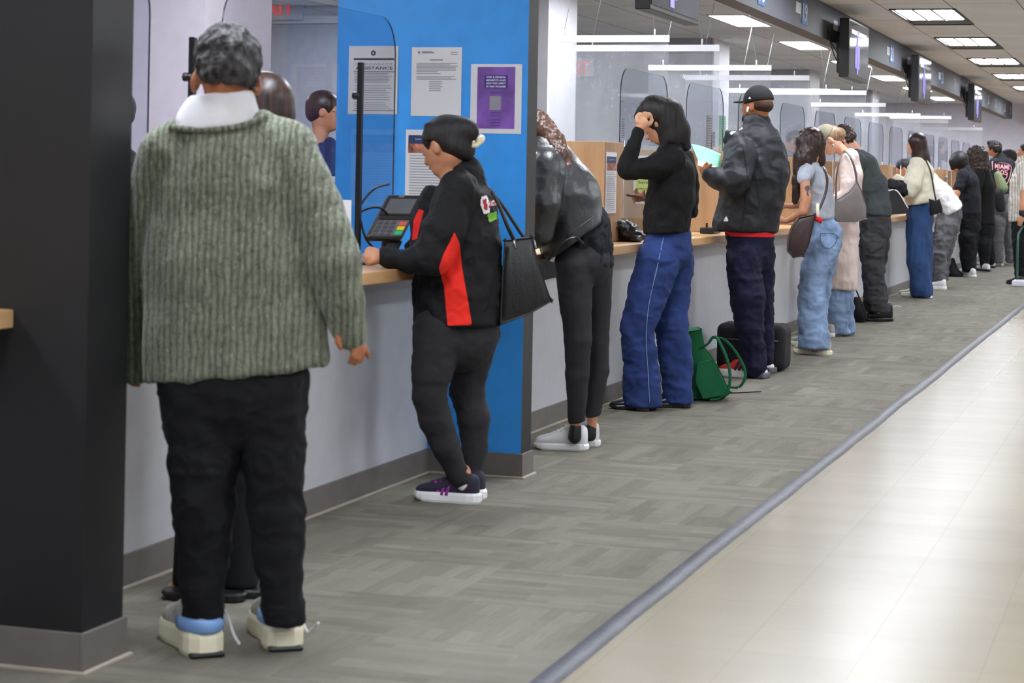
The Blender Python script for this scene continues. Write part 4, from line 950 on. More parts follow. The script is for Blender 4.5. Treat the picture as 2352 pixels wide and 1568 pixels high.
f.build('hair', f.hair_short(.04)+[f.el((0, -.45, .1), (.22, .24, .24), kk=.03), f.el((0, -.62, .02), (.13, .16, .2), kk=.02), f.el((0, -.38, -.25), (.2, .16, .2), kk=.03)]+f.T([(985, 292, 12, -.03), (980, 318, 8, -.06)], 1, 5), HR['black'], h=.0045)
cl = f.build('claw_clip', f.T([(1104, 312, 5, -.02), (1106, 324, 6, -.04), (1094, 334, 5, -.06), (1080, 336, 4, -.07)], 1, 2)+f.T([(1106, 318, 9, -.03), (1096, 322, 7, -.05)], 1, 2)+f.T([(1078, 312, 4, -.07), (1088, 326, 4, -.07), (1084, 340, 3, -.06)], 1, 1), mat('pearl_clip', (226, 216, 186), .25), h=.003)
for (hp_, tp_) in (((1100, 1158), (957, 1146)), ((1112, 1149), (985, 1136))):
    s1 = shoe(f, atZ(*hp_), atZ(*tp_), SH['navy'], SH['sole'], .095, .088, .036, .004, (SH['navy'],))
    d = atZ(*tp_)-atZ(*hp_); Ln = np.linalg.norm(d); d /= Ln; sd = np.array([-d[1], d[0], 0]); sd = sd if sd[0] < 0 else -sd
    for q in range(4):
        P = [atZ(*hp_)+d*Ln*(.46+.075*q-.05*t)+sd*(.042-.014*t)+EZ*(.03+.05*t) for t in np.linspace(0, 1, 6)]
        V, Fc = tubev(P, 1, 6, (.006, .002), d); mesh_obj('stripe', V, Fc, SH['magenta'], s1, smooth=True)
f.build('sock', f.T([(1064, 1085, 21, -.04), (1066, 1112, 19, -.04)])+f.Cut(1040, 1094, 1090, 1090, 'below'), FB['white'])
def slab_px(name, f, poly, d0, d1, m, parent=None, bv=.01, org=None, puff=0.):
    A = np.array([f.L(u, v, d0) for u, v in poly]); Bk = A.copy(); Bk[:, 2] += d1-d0
    n = len(poly); V = np.vstack([A, Bk]); cen = A.mean(0)
    if puff:
        V2 = np.vstack([cen+(A-cen)*.8-np.array([0, 0, puff]), cen+(Bk-cen)*.8*[1, 1, 0]+[0, 0, (Bk-cen)[:, 2].mean()+puff]]); V = np.vstack([V, V2])
        V[3*n:, 2] = Bk[:, 2].mean()+puff
    W_ = l2w(V); Fc = [(i, (i+1) % n, n+(i+1) % n, n+i) for i in range(n)]
    if puff:
        Fc += [(i, (i+1) % n, 2*n+(i+1) % n, 2*n+i) for i in range(n)]+[(n+i, n+(i+1) % n, 3*n+(i+1) % n, 3*n+i) for i in range(n)]+[tuple(range(2*n, 3*n)), tuple(range(3*n, 4*n))[::-1]]
    else: Fc += [tuple(range(n)), tuple(range(n, 2*n))[::-1]]
    o = mesh_obj(name, W_, Fc, m, parent, smooth=bool(puff)); bevel(o, bv, 3)
    return o
tb_ = slab_px('tote_bag', f, [(1158, 552), (1222, 545), (1240, 612), (1267, 692), (1215, 722), (1148, 746), (1152, 640)], -.06, .10, FB['leather2'], None, .02, puff=.012)
tag(tb_, 'black leather tote bag hanging behind the person with the red side panel', 'bag')
strap('strap', f, [(1130, 440, -.10), (1150, 480, -.10), (1166, 520, -.1), (1182, 555, -.07)], 9, FB['leather2'], tb_)
strap('strap', f, [(1120, 430, .05), (1160, 480, .07), (1200, 540, .08), (1222, 556, .08)], 8, FB['leather2'], tb_)
for (u, v, d) in ((1180, 551, -.08), (1226, 552, .02)): tube('buckle', l2w(np.array([f.L(u, v, d), f.L(u+4, v+18, d)])), .005, M['metal'], tb_, 8)
# ---- 4 woman in leather jacket
f = Fig(1300, 1033, 3.4)
jk = f.T([(1318, 552, 80), (1290, 450, 84), (1250, 368, 62), (1240, 345, 50)], 1.1, 10)+f.T([(1255, 385, 44, -.14), (1250, 470, 38, -.2), (1240, 530, 33, -.2), (1195, 560, 26, -.16)], 1, 7)+f.T([(1255, 385, 40, .16), (1215, 500, 34, .2)], 1, 7)+f.Cut(1400, 492, 1238, 612)
sh_ = f.T([(1345, 520, 52), (1350, 590, 55)], 1.1)+f.Cut(1280, 640, 1408, 606)
tr = f.E(1340, 600, 64, 62, 72)+f.T([(1318, 610, 46, -.07), (1322, 700, 36, -.08), (1328, 780, 31, -.08), (1326, 860, 27, -.07), (1324, 966, 19, -.06)], 1, 6)+f.T([(1366, 610, 42, .08), (1374, 700, 29, .08), (1374, 780, 24, .08), (1376, 850, 22, .08), (1362, 955, 17, .07)], 1, 6)+f.Cut(1290, 972, 1380, 958)
hd = f.head(1222, 318, .212, 80, 46, 0, neck=(1246, 350, 0))
person(f, 'person in black leather jacket and black leggings leaning on the counter, brown ponytail', SK['tan'], hd+f.T([(1324, 950, 14, -.06), (1321, 1000, 12, -.06)])+f.T([(1362, 940, 12, .07), (1358, 995, 11, .07)])+f.T([(1195, 560, 16, -.16), (1150, 572, 14, -.1)]), [jk, tr])
jko = f.build('leather_jacket', jk, FB['leather'], wr=.005, wf=(6, 6, 6), seed=11)
bv = surf([jko]); strap('hem_band', f, [(1388, 480), (1340, 515), (1300, 545)], 3, FB['leather2'], f.root, .002, bv, EZ)
f.build('shirt', sh_, FB['blacktee'], wr=.012, wf=(14, 10, 14), seed=12)
f.build('leggings', tr, FB['charcoal'], wr=.002, wf=(10, 14, 10), seed=13)
f.build('hair', f.hair_short(.06)+f.T([(1243, 302, 32, 0), (1262, 330, 34, -.04), (1280, 362, 30, -.08), (1298, 392, 20, -.10), (1311, 416, 8, -.11)], .8, 6), HR['brown'], wr=.006, wf=(50, 6, 50), h=.006)
for (hp_, tp_) in (((1350, 1035), (1228, 1030)), ((1376, 1026), (1262, 1020))): shoe(f, atZ(*hp_), atZ(*tp_), SH['white'], SH['sole'], .098, .095, .03, .0, (SH['beige'],))
f.build('sock', f.T([(1322, 980, 14, -.06), (1320, 1004, 16, -.06)]), SH['black']); f.build('sock', f.T([(1358, 980, 12, .07), (1356, 1000, 14, .07)]), SH['black'])
o = slab_px('belt_bag', f, [(1244, 598), (1272, 604), (1276, 634), (1250, 640), (1241, 626)], -.27, -.2, FB['leather2'], None, .006); tag(o, 'small black bag hanging below the leather jacket hem beside the wall fin', 'bag')
strap('strap', f, [(1258, 600, -.24), (1290, 560, -.26), (1320, 545, -.26), (1340, 560, -.24)], 6, FB['leather2'], o)
# ---- crumpled black jacket on the counter
f = Fig(1440, 560, 3); f.D = float(atY(1440, 560, 2.82)@fw); f.px = f.D/F; f.h = .008
o = f.build('crumpled_jacket', f.T([(1405, 528, 22, .05), (1440, 535, 20, 0), (1468, 545, 10, -.05)], 1.4, 10)+f.E(1420, 520, 26, 16, 40, 10)+f.T([(1450, 540, 10), (1462, 552, 8, -.1)], 1.4)+Zcut(.868), FB['leather2'], wr=.016, wf=(14, 14, 14), seed=5, parent=None)
tag(o, 'crumpled black leather jacket lying on the wood counter beside the leaning person', 'jacket')
# ---- 5 woman in black turtleneck and flared jeans
f = Fig(1500, 938, 3.2)
st = (f.T([(1538, 352, 30), (1542, 400, 52), (1542, 450, 54), (1532, 500, 52), (1530, 550, 53)], 1.15, 8)+f.T([(1540, 366, 34, -.1), (1490, 388, 24, -.18), (1440, 390, 20, -.22)], 1, 6)+f.T([(1438, 388, 20, -.22), (1450, 345, 16, -.22), (1466, 302, 12, -.2)], 1, 6)
      +f.T([(1565, 375, 32, .12), (1584, 430, 22, .16), (1584, 482, 18, .18), (1530, 470, 16, .2), (1490, 456, 11, .16)], 1, 6)+f.T([(1545, 345, 26, 0), (1540, 322, 24, 0)], 1, 6)+f.Cut(1470, 537, 1590, 531))
jn = f.T([(1532, 530, 50), (1534, 575, 55)], .95, 8)+f.T([(1512, 600, 48, -.06), (1488, 676, 44, -.09), (1464, 755, 36, -.1), (1470, 810, 36, -.1), (1474, 870, 39, -.09), (1477, 945, 44, -.09)], 1, 6)+f.T([(1550, 600, 44, .07), (1544, 680, 36, .08), (1541, 745, 36, .08), (1550, 800, 36, .08), (1556, 860, 34, .07), (1559, 940, 31, .07)], 1, 6)+Zcut(.028)
hd = f.head(1512, 284, .205, 78, 40, 0, neck=(1544, 335, 0))
hn = hand(f, [[(1466, 300, 9, -.2), (1476, 284, 15, -.19)], [(1476, 276, 7, -.17), (1488, 264, 6, -.15), (1496, 268, 5, -.13)], [(1472, 274, 7, -.18), (1480, 262, 6, -.16), (1492, 262, 5, -.14)], [(1468, 276, 6, -.2), (1470, 264, 6, -.18), (1482, 260, 5, -.16)], [(1465, 280, 6, -.21), (1462, 270, 5, -.2), (1468, 262, 5, -.18)], [(1480, 288, 7, -.18), (1492, 284, 6, -.16), (1498, 276, 5, -.14)]])
hn += hand(f, [[(1490, 456, 8, .16), (1474, 452, 11, .15)], [(1470, 446, 5, .14), (1458, 440, 4, .13), (1462, 434, 4, .12)], [(1468, 450, 5, .13), (1452, 450, 4, .12)], [(1468, 455, 5, .13), (1454, 456, 4, .12)], [(1470, 459, 5, .13), (1458, 461, 4, .12)], [(1476, 444, 5, .14), (1480, 436, 4, .12)]])
person(f, 'person in black turtleneck and dark blue flared jeans, one hand raised to the forehead', SK['olive'], hd+hn, [st, jn])
f.build('turtleneck', st, FB['blackknit'], wr=.006, wf=(10, 10, 10), seed=21)
jno = f.build('flared_jeans', jn, FB['denim'], wr=.009, wf=(8, 12, 8), seed=22); bv = surf([jno])
for pts in ([(1524, 545), (1508, 620), (1490, 700), (1484, 780), (1489, 860), (1492, 925)],): strap('seam', f, pts, 1.6, FB['lightdenim'], jno, .0015, bv)
f.build('hair', f.hair_short(.07)+f.E(1513, 255, 47, 33, 40, 14, k=14)+f.E(1526, 284, 17, 32, 14, 0, -.048, k=8)+f.T([(1500, 250, 28), (1535, 262, 33), (1556, 300, 28), (1576, 336, 11)], 1, 12)+f.T([(1532, 286, 26, -.03), (1538, 316, 24, -.03), (1526, 337, 11, -.05)], 1, 10)+f.T([(1474, 254, 12, -.02), (1461, 268, 6, -.02)]), HR['black'], wr=.0018, wf=(40, 6, 40), h=.0062)
for (hp_, tp_) in (((1506, 942), (1400, 938)), ((1584, 937), (1490, 934))): shoe(f, atZ(*hp_), atZ(*tp_), SH['black'], SH['black'], .095, .07, .02, .01, tongue=False)
o = slab_px('mobile_phone', f, [(1440, 446), (1476, 452), (1476, 456), (1440, 450)], .08, .15, mat('phone_dark', (70, 52, 56), .2), None, .001); tag(o, 'mobile phone held low by the person in the black turtleneck', 'phone')
o = f.build('ring', f.T([(1470, 262, 2.2, -.185), (1476, 259, 2.2, -.18)]), mat('gold', (212, 180, 110), .25, metal=1), h=.0025)
# ---- 6 man in black jacket and cap
f = Fig(1708, 866, 3.)
jk = (f.T([(1738, 318, 40), (1738, 345, 62), (1738, 395, 72), (1728, 450, 70), (1712, 520, 70), (1711, 540, 70)], .85, 8)+f.T([(1700, 352, 38, -.14), (1690, 410, 32, -.22), (1682, 424, 28, -.22), (1650, 410, 21, -.22), (1632, 400, 17, -.2)], 1, 6)
      +f.T([(1782, 350, 28, .12), (1790, 410, 21, .16), (1775, 470, 18, .12)], 1, 6)+f.T([(1738, 305, 32), (1738, 284, 30)], 1, 6)+f.T([(1692, 316, 15, -.1), (1670, 306, 7, -.14), (1668, 324, 6, -.14)], 1, 4)+f.Cut(1636, 527, 1790, 533))
rs = f.T([(1722, 480, 56), (1722, 570, 58)], .85)+f.Cut(1650, 541, 1790, 546)
pt = f.T([(1722, 540, 52), (1724, 580, 52)], .85, 8)+f.T([(1708, 590, 38, -.07), (1716, 680, 37, -.09), (1722, 750, 30, -.09), (1732, 815, 26, -.08), (1732, 842, 25, -.08)], 1, 6)+f.T([(1746, 590, 32, .08), (1752, 680, 24, .1), (1756, 760, 18, .1), (1760, 822, 15, .1)], 1, 6)
hd = f.head(1738, 244, .215, 52, 0, 0, neck=(1738, 292, 0))
hn = hand(f, [[(1632, 396, 9, -.2), (1622, 388, 11, -.2)], [(1620, 380, 5, -.2), (1624, 374, 4, -.22)], [(1616, 384, 4, -.18), (1610, 384, 4, -.16)], [(1616, 390, 4, -.18), (1609, 391, 4, -.16)], [(1618, 395, 4, -.19), (1612, 398, 4, -.17)], [(1626, 384, 4, -.21), (1634, 378, 4, -.23)]])
person(f, 'person in black cap, black quilted jacket over a red shirt and navy track pants', SK['brown'], hd+hn, [jk, pt])
jko = f.build('quilted_jacket', jk, FB['shell'], wr=.010, wf=(7, 7, 7), seed=31); bv = surf([jko])
decal('stripe', [(1676, 306), (1690, 295), (1706, 293), (1704, 296), (1692, 300), (1680, 309)], bv, FB['white'], jko, 2)
decal('emblem', [(1662, 508), (1673, 507), (1668, 496)], bv, FB['white'], jko, 1.5)
for pts in ([(1705, 330), (1716, 400), (1708, 480), (1706, 520)], [(1716, 404), (1735, 404), (1740, 440), (1745, 470), (1728, 490), (1708, 486)]): strap('quilt_seam', f, pts, 1.6, FB['capblack'], jko, .0015, bv)
f.build('red_shirt', rs, FB['red']); pto = f.build('track_pants', pt, FB['navy'], wr=.010, wf=(9, 12, 9), seed=32)
f.build('beard', [f.el((0, .27, -.36), (.17, .17, .17)), f.el((.17, .12, -.28), (.07, .14, .14)), f.el((-.17, .12, -.28), (.07, .14, .14))], HR['black'], wr=.004, wf=(60, 60, 60), h=.005)
f.build('hair', [f.el((0, -.1, .03), (.335, .415, .27)), f.el((0, .45, -.1), (.5, .42, .5), '-'), f.el((0, -.2, -.44), (.5, .6, .26), '-')], HR['fade'], h=.005)
cp = f.build('cap', [f.el((0, -.06, .17), (.385, .455, .44)), (('p', f.X(0, 0, .10), -(f.hB[:, 2]*.98+f.hB[:, 1]*.18)), '&', 0.)]+[f.el((0, .46, .12), (.24, .34, .028), kk=.004)], FB['capblack'], h=.005)
bv = surf([cp]); decal('emblem', [(1719, 227), (1725, 227), (1722, 221)], bv, FB['white'], cp, 1.2)
f.build('earphone', f.T([(1718, 247, 2.6, -.075), (1716, 256, 2, -.08)]), SH['white'], h=.002)
for (hp_, tp_) in (((1758, 870), (1654, 862)), ((1773, 858), (1682, 850))):
    s1 = shoe(f, atZ(*hp_), atZ(*tp_), SH['red'], SH['sole'], .105, .10, .045, .012, (SH['white'],))
    d = atZ(*tp_)-atZ(*hp_); Ln = np.linalg.norm(d); d /= Ln; sd = np.array([-d[1], d[0], 0]); sd = sd if sd[0] < 0 else -sd
    for q in range(3):
        P = [atZ(*hp_)+d*Ln*(.42+.09*q-.06*t)+sd*(.05-.016*t)+EZ*(.045+.05*t) for t in np.linspace(0, 1, 6)]
        V, Fc = tubev(P, 1, 6, (.009, .002), d); mesh_obj('stripe', V, Fc, SH['black'], s1, smooth=True)
    V = [atZ(*hp_)+d*a+sd*b+EZ*c for a, b, c in boxv(-.012, .12, -.05, .052, .004, .04)]; bevel(mesh_obj('heel_block', V, BOXF, SH['greysole'], s1), .01, 3)
# papers in his hand
P = []
def sheet(name, corners, m, label, bend=.02):
    c = [l2w(f.L(*q)[None])[0] for q in corners]; n = 8; V = []
    for j in range(n+1):
        for i in range(n+1):
            a = i/n; b = j/n; p = (c[0]*(1-a)+c[1]*a)*(1-b)+(c[3]*(1-a)+c[2]*a)*b; V.append(p+EZ*(bend*math.sin(a*PI*1.2)))
    Fc = [(j*(n+1)+i, j*(n+1)+i+1, (j+1)*(n+1)+i+1, (j+1)*(n+1)+i) for j in range(n) for i in range(n)]
    o = mesh_obj(name, V, Fc, m, smooth=True); s_ = o.modifiers.new('t', 'SOLIDIFY'); s_.thickness = .001; return tag(o, label, 'paper')
sheet('green_form', [(1606, 374, -.2), (1652, 391, -.17), (1656, 352, .0), (1588, 330, -.02)], M['mint'], 'mint green form held by the person in the black cap', .006)
sheet('white_form', [(1602, 380, -.215), (1650, 396, -.19), (1652, 386, -.175), (1603, 368, -.2)], M['pink'], 'white form under the green one in the hand of the person in the cap', .003)
# ---- 7 grey tee, light jeans
f = Fig(1872, 814, 2.6)
te = f.T([(1860, 392, 26), (1878, 425, 33), (1888, 465, 27), (1890, 520, 27)], 1.2, 5)+f.T([(1852, 392, 18, -.13), (1848, 412, 16, -.18)], 1, 4)+f.T([(1880, 395, 18, .14), (1880, 420, 15, .18)], 1, 4)+f.Cut(1860, 502, 1920, 498)+f.Cut(1825, 422, 1870, 416) if False else f.T([(1860, 392, 24), (1878, 425, 32), (1888, 465, 26), (1890, 520, 26)], 1.2, 5)+f.T([(1853, 394, 18, -.13), (1847, 408, 15, -.18)], 1, 4)+f.T([(1880, 395, 18, .14), (1872, 420, 13, .18)], 1, 4)+f.Cut(1860, 503, 1920, 499)
jn = f.T([(1892, 505, 23), (1898, 535, 32), (1898, 556, 34)], 1.05, 5)+f.T([(1888, 575, 38, -.03), (1872, 615, 29, -.05), (1863, 665, 29, -.06), (1866, 735, 31, -.06), (1872, 795, 35, -.06)], .9, 4)+f.T([(1895, 580, 28, .1), (1880, 680, 24, .12), (1866, 770, 24, .12)], .9, 4)+Zcut(.05)
hd = f.head(1860, 334, .205, 82, 38, 0, neck=(1862, 380, 0))
hn = f.T([(1848, 405, 11, -.18), (1851, 455, 12.5, -.22), (1845, 486, 11, -.24), (1822, 500, 8, -.2), (1806, 508, 6.5, -.18)], 1, 3)+hand(f, [[(1806, 508, 6, -.18), (1796, 506, 6, -.17)], [(1796, 502, 3, -.17), (1788, 500, 2.5, -.16)], [(1796, 506, 3, -.17), (1787, 506, 2.5, -.16)], [(1797, 510, 3, -.17), (1789, 512, 2.5, -.17)], [(1800, 502, 3, -.16), (1794, 496, 2.5, -.15)]], 1)
hn += f.T([(1860, 440, 9, .18), (1838, 470, 8, .18), (1816, 474, 6.5, .16)], 1, 3)+hand(f, [[(1816, 474, 6, .16), (1804, 472, 6, .15)], [(1804, 468, 3, .15), (1794, 467, 2.5, .14)], [(1804, 472, 3, .15), (1792, 473, 2.5, .14)], [(1804, 476, 3, .15), (1794, 479, 2.5, .14)]], 1)
person(f, 'person in light grey tee and washed jeans with long dark hair and tattooed upper arm', SK['tan'], hd+hn, [te, jn])
f.build('tee', te, FB['greytee'], wr=.007, wf=(12, 12, 12), seed=41); jno = f.build('jeans', jn, FB['lightdenim'], wr=.010, wf=(9, 13, 9), seed=42)
bv = surf([jno]); strap('pocket_seam', f, [(1884, 538), (1886, 560), (1902, 572), (1918, 560), (1922, 538), (1884, 536)], 1.2, FB['middenim'], jno, .0015, bv)
bv = surf([f.root]); decal('tattoo', [(1850, 428), (1858, 426), (1860, 434), (1855, 440), (1858, 450), (1852, 448), (1853, 438), (1848, 434)], bv, mat('tattoo_ink', (70, 66, 74), .6), f.root, 1.5, .003)
f.build('hair', f.hair_short(.07)+f.T([(1862, 330, 28), (1848, 365, 24, -.02), (1836, 415, 15, -.04), (1826, 462, 6, -.05)], 1, 6)+f.T([(1872, 340, 22), (1886, 372, 10, .02)], 1, 5), HR['dark'], wr=.007, wf=(40, 8, 40), h=.008)
for (a, b) in (((1908, 817), (1826, 811)), ((1892, 800), (1822, 793))): shoe(f, atZ(*a), atZ(*b), SH['grey'], SH['cream'], .1, .1, .035, .0, (SH['white'],))
tag(f.root, f.root['label'], 'person')
b_ = slab_px('crossbody_bag', f, [(1836, 500), (1872, 492), (1868, 520), (1858, 562), (1846, 588), (1824, 592), (1811, 578), (1812, 545), (1822, 518)], -.38, -.28, FB['bagbrown'], None, .015, puff=.012); tag(b_, 'dark brown leather crossbody bag at the hip of the person in the grey tee', 'bag')
strap('strap', f, [(1870, 500, -.3), (1884, 475, -.29), (1897, 440, -.26), (1900, 410, -.2), (1892, 385, -.12)], 6, FB['bagbrown'], b_)
tube('charm', [l2w(f.L(1878, 468, -.33)[None])[0], l2w(f.L(1878, 500, -.35)[None])[0]], .012, FB['cream'], b_, 8); tube('tassel', [l2w(f.L(1872, 500, -.35)[None])[0], l2w(f.L(1888, 508, -.35)[None])[0]], .018, FB['red'], b_, 8)
# ---- 8 woman with beige cap and long cardigan
f = Fig(1932, 772, 2.6)
cg = f.T([(1952, 362, 20), (1950, 400, 30), (1946, 460, 30), (1940, 530, 31), (1934, 600, 35), (1931, 690, 39)], .85, 5)+f.T([(1946, 372, 19, -.12), (1948, 425, 17, -.2), (1945, 446, 15, -.22), (1914, 462, 11, -.2), (1895, 466, 9, -.18)], 1, 4)+f.Cut(1888, 660, 1974, 667)
jn = f.T([(1925, 600, 30), (1924, 680, 27), (1922, 735, 25), (1924, 775, 30)], .8, 4)+f.T([(1944, 600, 20, .12), (1946, 700, 14, .12), (1947, 766, 15, .12)], 1, 4)+Zcut(.02)
hd = f.head(1902, 322, .215, 88, 44, 0, neck=(1942, 354, 0))
hn = f.T([(1896, 466, 8, -.18), (1880, 470, 7, -.16)])
person(f, 'person in beige cap and long oatmeal cardigan over jeans, head bent over the counter', SK['fair'], hd+hn, [cg, jn])
f.build('cardigan', cg, FB['oat'], wr=.007, wf=(10, 6, 10), seed=51); f.build('jeans', jn, FB['lightdenim'], wr=.011, wf=(10, 13, 10), seed=52)
f.build('hair', f.hair_short(.012)+[f.el((0, -.42, -.04), (.27, .2, .3), kk=.02), f.el((0, -.52, -.12), (.17, .17, .2), kk=.02)], HR['light'], h=.006)
cp = f.build('cap', [f.el((0, -.02, .17), (.40, .48, .44)), (('p', f.X(0, 0, .10), -(f.hB[:, 2]*.96+f.hB[:, 1]*.25)), '&', 0.)]+[f.el((0, .50, .06), (.25, .32, .03), kk=.004)], FB['capbeige'], h=.006)
f.build('glasses', [f.sg((-.30, 0, .04), (-.2, .4, .03), .014, .014, .001), f.sg((-.2, .4, .03), (-.04, .44, .03), .014, .014, .001)], SH['black'], h=.003)
f.build('earring', f.T([(1913, 332, 2.4, -.09), (1914, 336, 2.4, -.09)]), M['metal'], h=.003)
for (a, b) in (((1962, 768), (1905, 764)), ((1915, 774), (1868, 770))): shoe(f, atZ(*a), atZ(*b), SH['grey'], SH['sole'], .09, .08, .03)
b_ = slab_px('shoulder_bag', f, [(1917, 460), (1932, 452), (1950, 440), (1968, 415), (1980, 440), (1990, 475), (1990, 502), (1965, 511), (1922, 509), (1912, 494)], -.36, -.27, FB['taupe'], None, .02, puff=.015); tag(b_, 'taupe leather shoulder bag hanging against the long oatmeal cardigan', 'bag')
strap('strap', f, [(1968, 420, -.31), (1964, 390, -.27), (1953, 360, -.22), (1940, 346, -.16)], 5, FB['bagbrown'], b_); strap('strap', f, [(1920, 462, -.36), (1921, 410, -.3), (1928, 370, -.24), (1938, 348, -.16)], 4, FB['bagbrown'], b_)
# ---- 9 man in dark shirt leaning
f = Fig(2022, 738, 2.6)
st = f.T([(1962, 350, 14), (1982, 378, 30), (2000, 428, 37), (2008, 478, 36), (2010, 510, 35)], 1.15, 5)+f.T([(1968, 370, 20, -.15), (1950, 430, 15, -.2), (1930, 460, 12, -.2)], 1, 4)+f.T([(1985, 370, 20, .15), (1960, 440, 14, .2)], 1, 4)+f.Cut(1965, 488, 2050, 498)
pt = f.T([(2009, 490, 34), (2010, 530, 34)], 1.1, 5)+f.T([(2004, 560, 28, -.08), (2004, 620, 24, -.08), (2012, 680, 23, -.08), (2018, 712, 23, -.08)], 1, 4)+f.T([(2016, 560, 24, .08), (2010, 620, 20, .1), (1998, 700, 16, .12)], 1, 4)+Zcut(.09)
hd = f.head(1936, 322, .215, 80, 48, 0, neck=(1962, 347, 0))
person(f, 'person in dark grey green shirt and charcoal trousers with black boots, leaning forward', SK['fair'], hd+f.T([(1945, 325, 13), (1965, 345, 14)]), [st, pt])
f.build('shirt', st, FB['darkgreen'], wr=.008, wf=(9, 9, 9), seed=61); f.build('trousers', pt, FB['darkgrey'], wr=.013, wf=(9, 13, 9), seed=62)
f.build('hair', f.hair_short(.07), HR['curly'], wr=.012, wf=(34, 34, 34), h=.008)
for (a, b) in (((2050, 738), (1985, 738)), ((2028, 726), (1978, 724))): shoe(f, atZ(*a), atZ(*b), SH['black'], SH['black'], .1, .15, .03, .0, name='boot')
b_ = Fig(1972, 742, 2.6); o = b_.build('backpack', b_.T([(1966, 700, 14, .1), (1974, 725, 18, .1)], 1.2)+b_.E(1970, 712, 14, 32, 30, -10, .1)+Zcut(.004), FB['blackcanvas'], parent=None); tag(o, 'small black bag on the floor against the counter between the cardigan and the boots', 'bag')
strap('strap', b_, [(1966, 665, 0), (1976, 690, -.03), (1985, 715, -.03), (1990, 738, 0)], 4, FB['blackcanvas'], o)
# ---- 10 white sweater, wide jeans
f = Fig(2108, 684, 2.4)
st = f.T([(2112, 365, 15), (2116, 395, 26), (2114, 430, 30), (2112, 480, 31)], 1.1, 5)+f.T([(2106, 378, 17, -.13), (2096, 420, 20, -.2), (2086, 438, 16, -.2), (2064, 420, 12, -.15), (2060, 412, 9, -.1)], 1, 4)+f.T([(2118, 380, 16, .14), (2080, 425, 12, .2), (2062, 410, 9, .16)], 1, 4)+f.Cut(2080, 473, 2146, 458)
jn = f.T([(2114, 465, 28), (2113, 505, 29)], 1, 5)+f.T([(2112, 505, 28, -.03), (2110, 550, 27, -.05), (2108, 600, 25, -.06), (2116, 660, 23, -.06), (2118, 684, 22, -.06)], 1.1, 5)+f.T([(2120, 540, 22, .08), (2120, 660, 19, .1), (2122, 680, 18, .1)], 1, 4)+Zcut(.02)
hd = f.head(2102, 333, .205, 68, 8, 0, neck=(2110, 360, 0))
hn = f.T([(2060, 412, 6, -.1), (2050, 410, 5, -.08)], 1, 2)+hand(f, [[(2052, 409, 3, -.08), (2043, 410, 2, -.06)], [(2052, 412, 3, -.09), (2042, 413, 2, -.08)], [(2053, 406, 3, -.06), (2046, 404, 2, -.05)]], 1)
person(f, 'person in cream white sweater and wide blue jeans with long dark hair', SK['fair'], hd+hn, [st, jn])
f.build('sweater', st, FB['cream'], wr=.010, wf=(7, 7, 7), seed=71); f.build('wide_jeans', jn, FB['middenim'], wr=.011, wf=(10, 4, 10), seed=72)
f.build('hair', f.hair_short(.06)+f.T([(2108, 325, 21), (2114, 360, 19, .0), (2106, 385, 12, -.05)], 1, 6)+f.T([(2118, 345, 14), (2130, 372, 8)], 1, 5), HR['dark'], h=.009)
for (a, b) in (((2138, 686), (2072, 680)), ((2120, 680), (2068, 675))): shoe(f, atZ(*a), atZ(*b), SH['beige'], SH['sole'], .095, .06, .03)
b_ = slab_px('crossbody_bag', f, [(2136, 457), (2150, 462), (2158, 458), (2165, 480), (2164, 488), (2140, 495)], -.32, -.24, FB['blackcanvas'], None, .01, puff=.008); tag(b_, 'small black crossbody bag at the hip of the cream sweater wearer', 'bag')
strap('strap', f, [(2124, 362, -.1), (2137, 392, -.2), (2144, 430, -.26), (2150, 462, -.28)], 3.4, FB['blackcanvas'], b_)
g = Fig(2060, 500, 2.4); g.D = float(atY(2060, 480, 2.70)@fw); g.px = g.D/F
o = slab_px('tote_bag', g, [(2035, 440), (2060, 438), (2086, 478), (2086, 488), (2046, 491), (2040, 470)], -.1, .06, SH['black'], None, .01); tag(o, 'glossy black bag with white rim on the counter before the cream sweater', 'bag')
strap('rim', g, [(2034, 439, -.11), (2060, 438, -.11), (2086, 478, -.11)], 3, M['white'], o)
g.h = .012; o = g.build('garment', g.T([(2048, 425, 12), (2066, 430, 13), (2076, 440, 10)], 1.4), FB['blackcanvas'], wr=.014, parent=None); tag(o, 'black garment heaped on top of the glossy black bag at the counter', 'garment')
# ---- 11 man bending in white shirt
f = Fig(2160, 664, 2.4)
st = f.T([(2098, 400, 16), (2130, 418, 23), (2160, 448, 26), (2182, 478, 27)], 1.25, 5)+f.T([(2110, 408, 14, -.16), (2104, 450, 11, -.2), (2090, 470, 9, -.2)], 1, 4)+[(('p', f.L(2180, 490), (lambda a: a/np.linalg.norm(a))(np.array([.55, -.85, 0]))), '&', 0.)]
pt = f.T([(2182, 490, 26), (2176, 520, 26)], 1.1, 5)+f.T([(2174, 520, 24, -.05), (2164, 550, 20, -.07), (2156, 580, 18, -.08), (2158, 620, 16, -.08), (2158, 642, 16, -.08)], 1, 4)+f.T([(2180, 540, 18, .08), (2168, 590, 14, .1), (2164, 636, 13, .1)], 1, 4)+Zcut(.07)
hd = f.head(2076, 388, .215, 76, 30, 0, neck=(2100, 400, 0))
person(f, 'person in white shirt and grey trousers bent low over the counter', SK['tan'], hd+f.T([(2080, 395, 11), (2100, 402, 11)]), [st, pt])
f.build('shirt', st, FB['white'], wr=.011, wf=(9, 9, 9), seed=81); f.build('trousers', pt, FB['midgrey'], wr=.013, wf=(9, 13, 9), seed=82)
f.build('hair', f.hair_short(.03), HR['black'], h=.009)
for (a, b) in (((2173, 666), (2128, 664)), ((2168, 657), (2126, 655))): shoe(f, atZ(*a), atZ(*b), SH['white'], SH['sole'], .1, .1, .04)
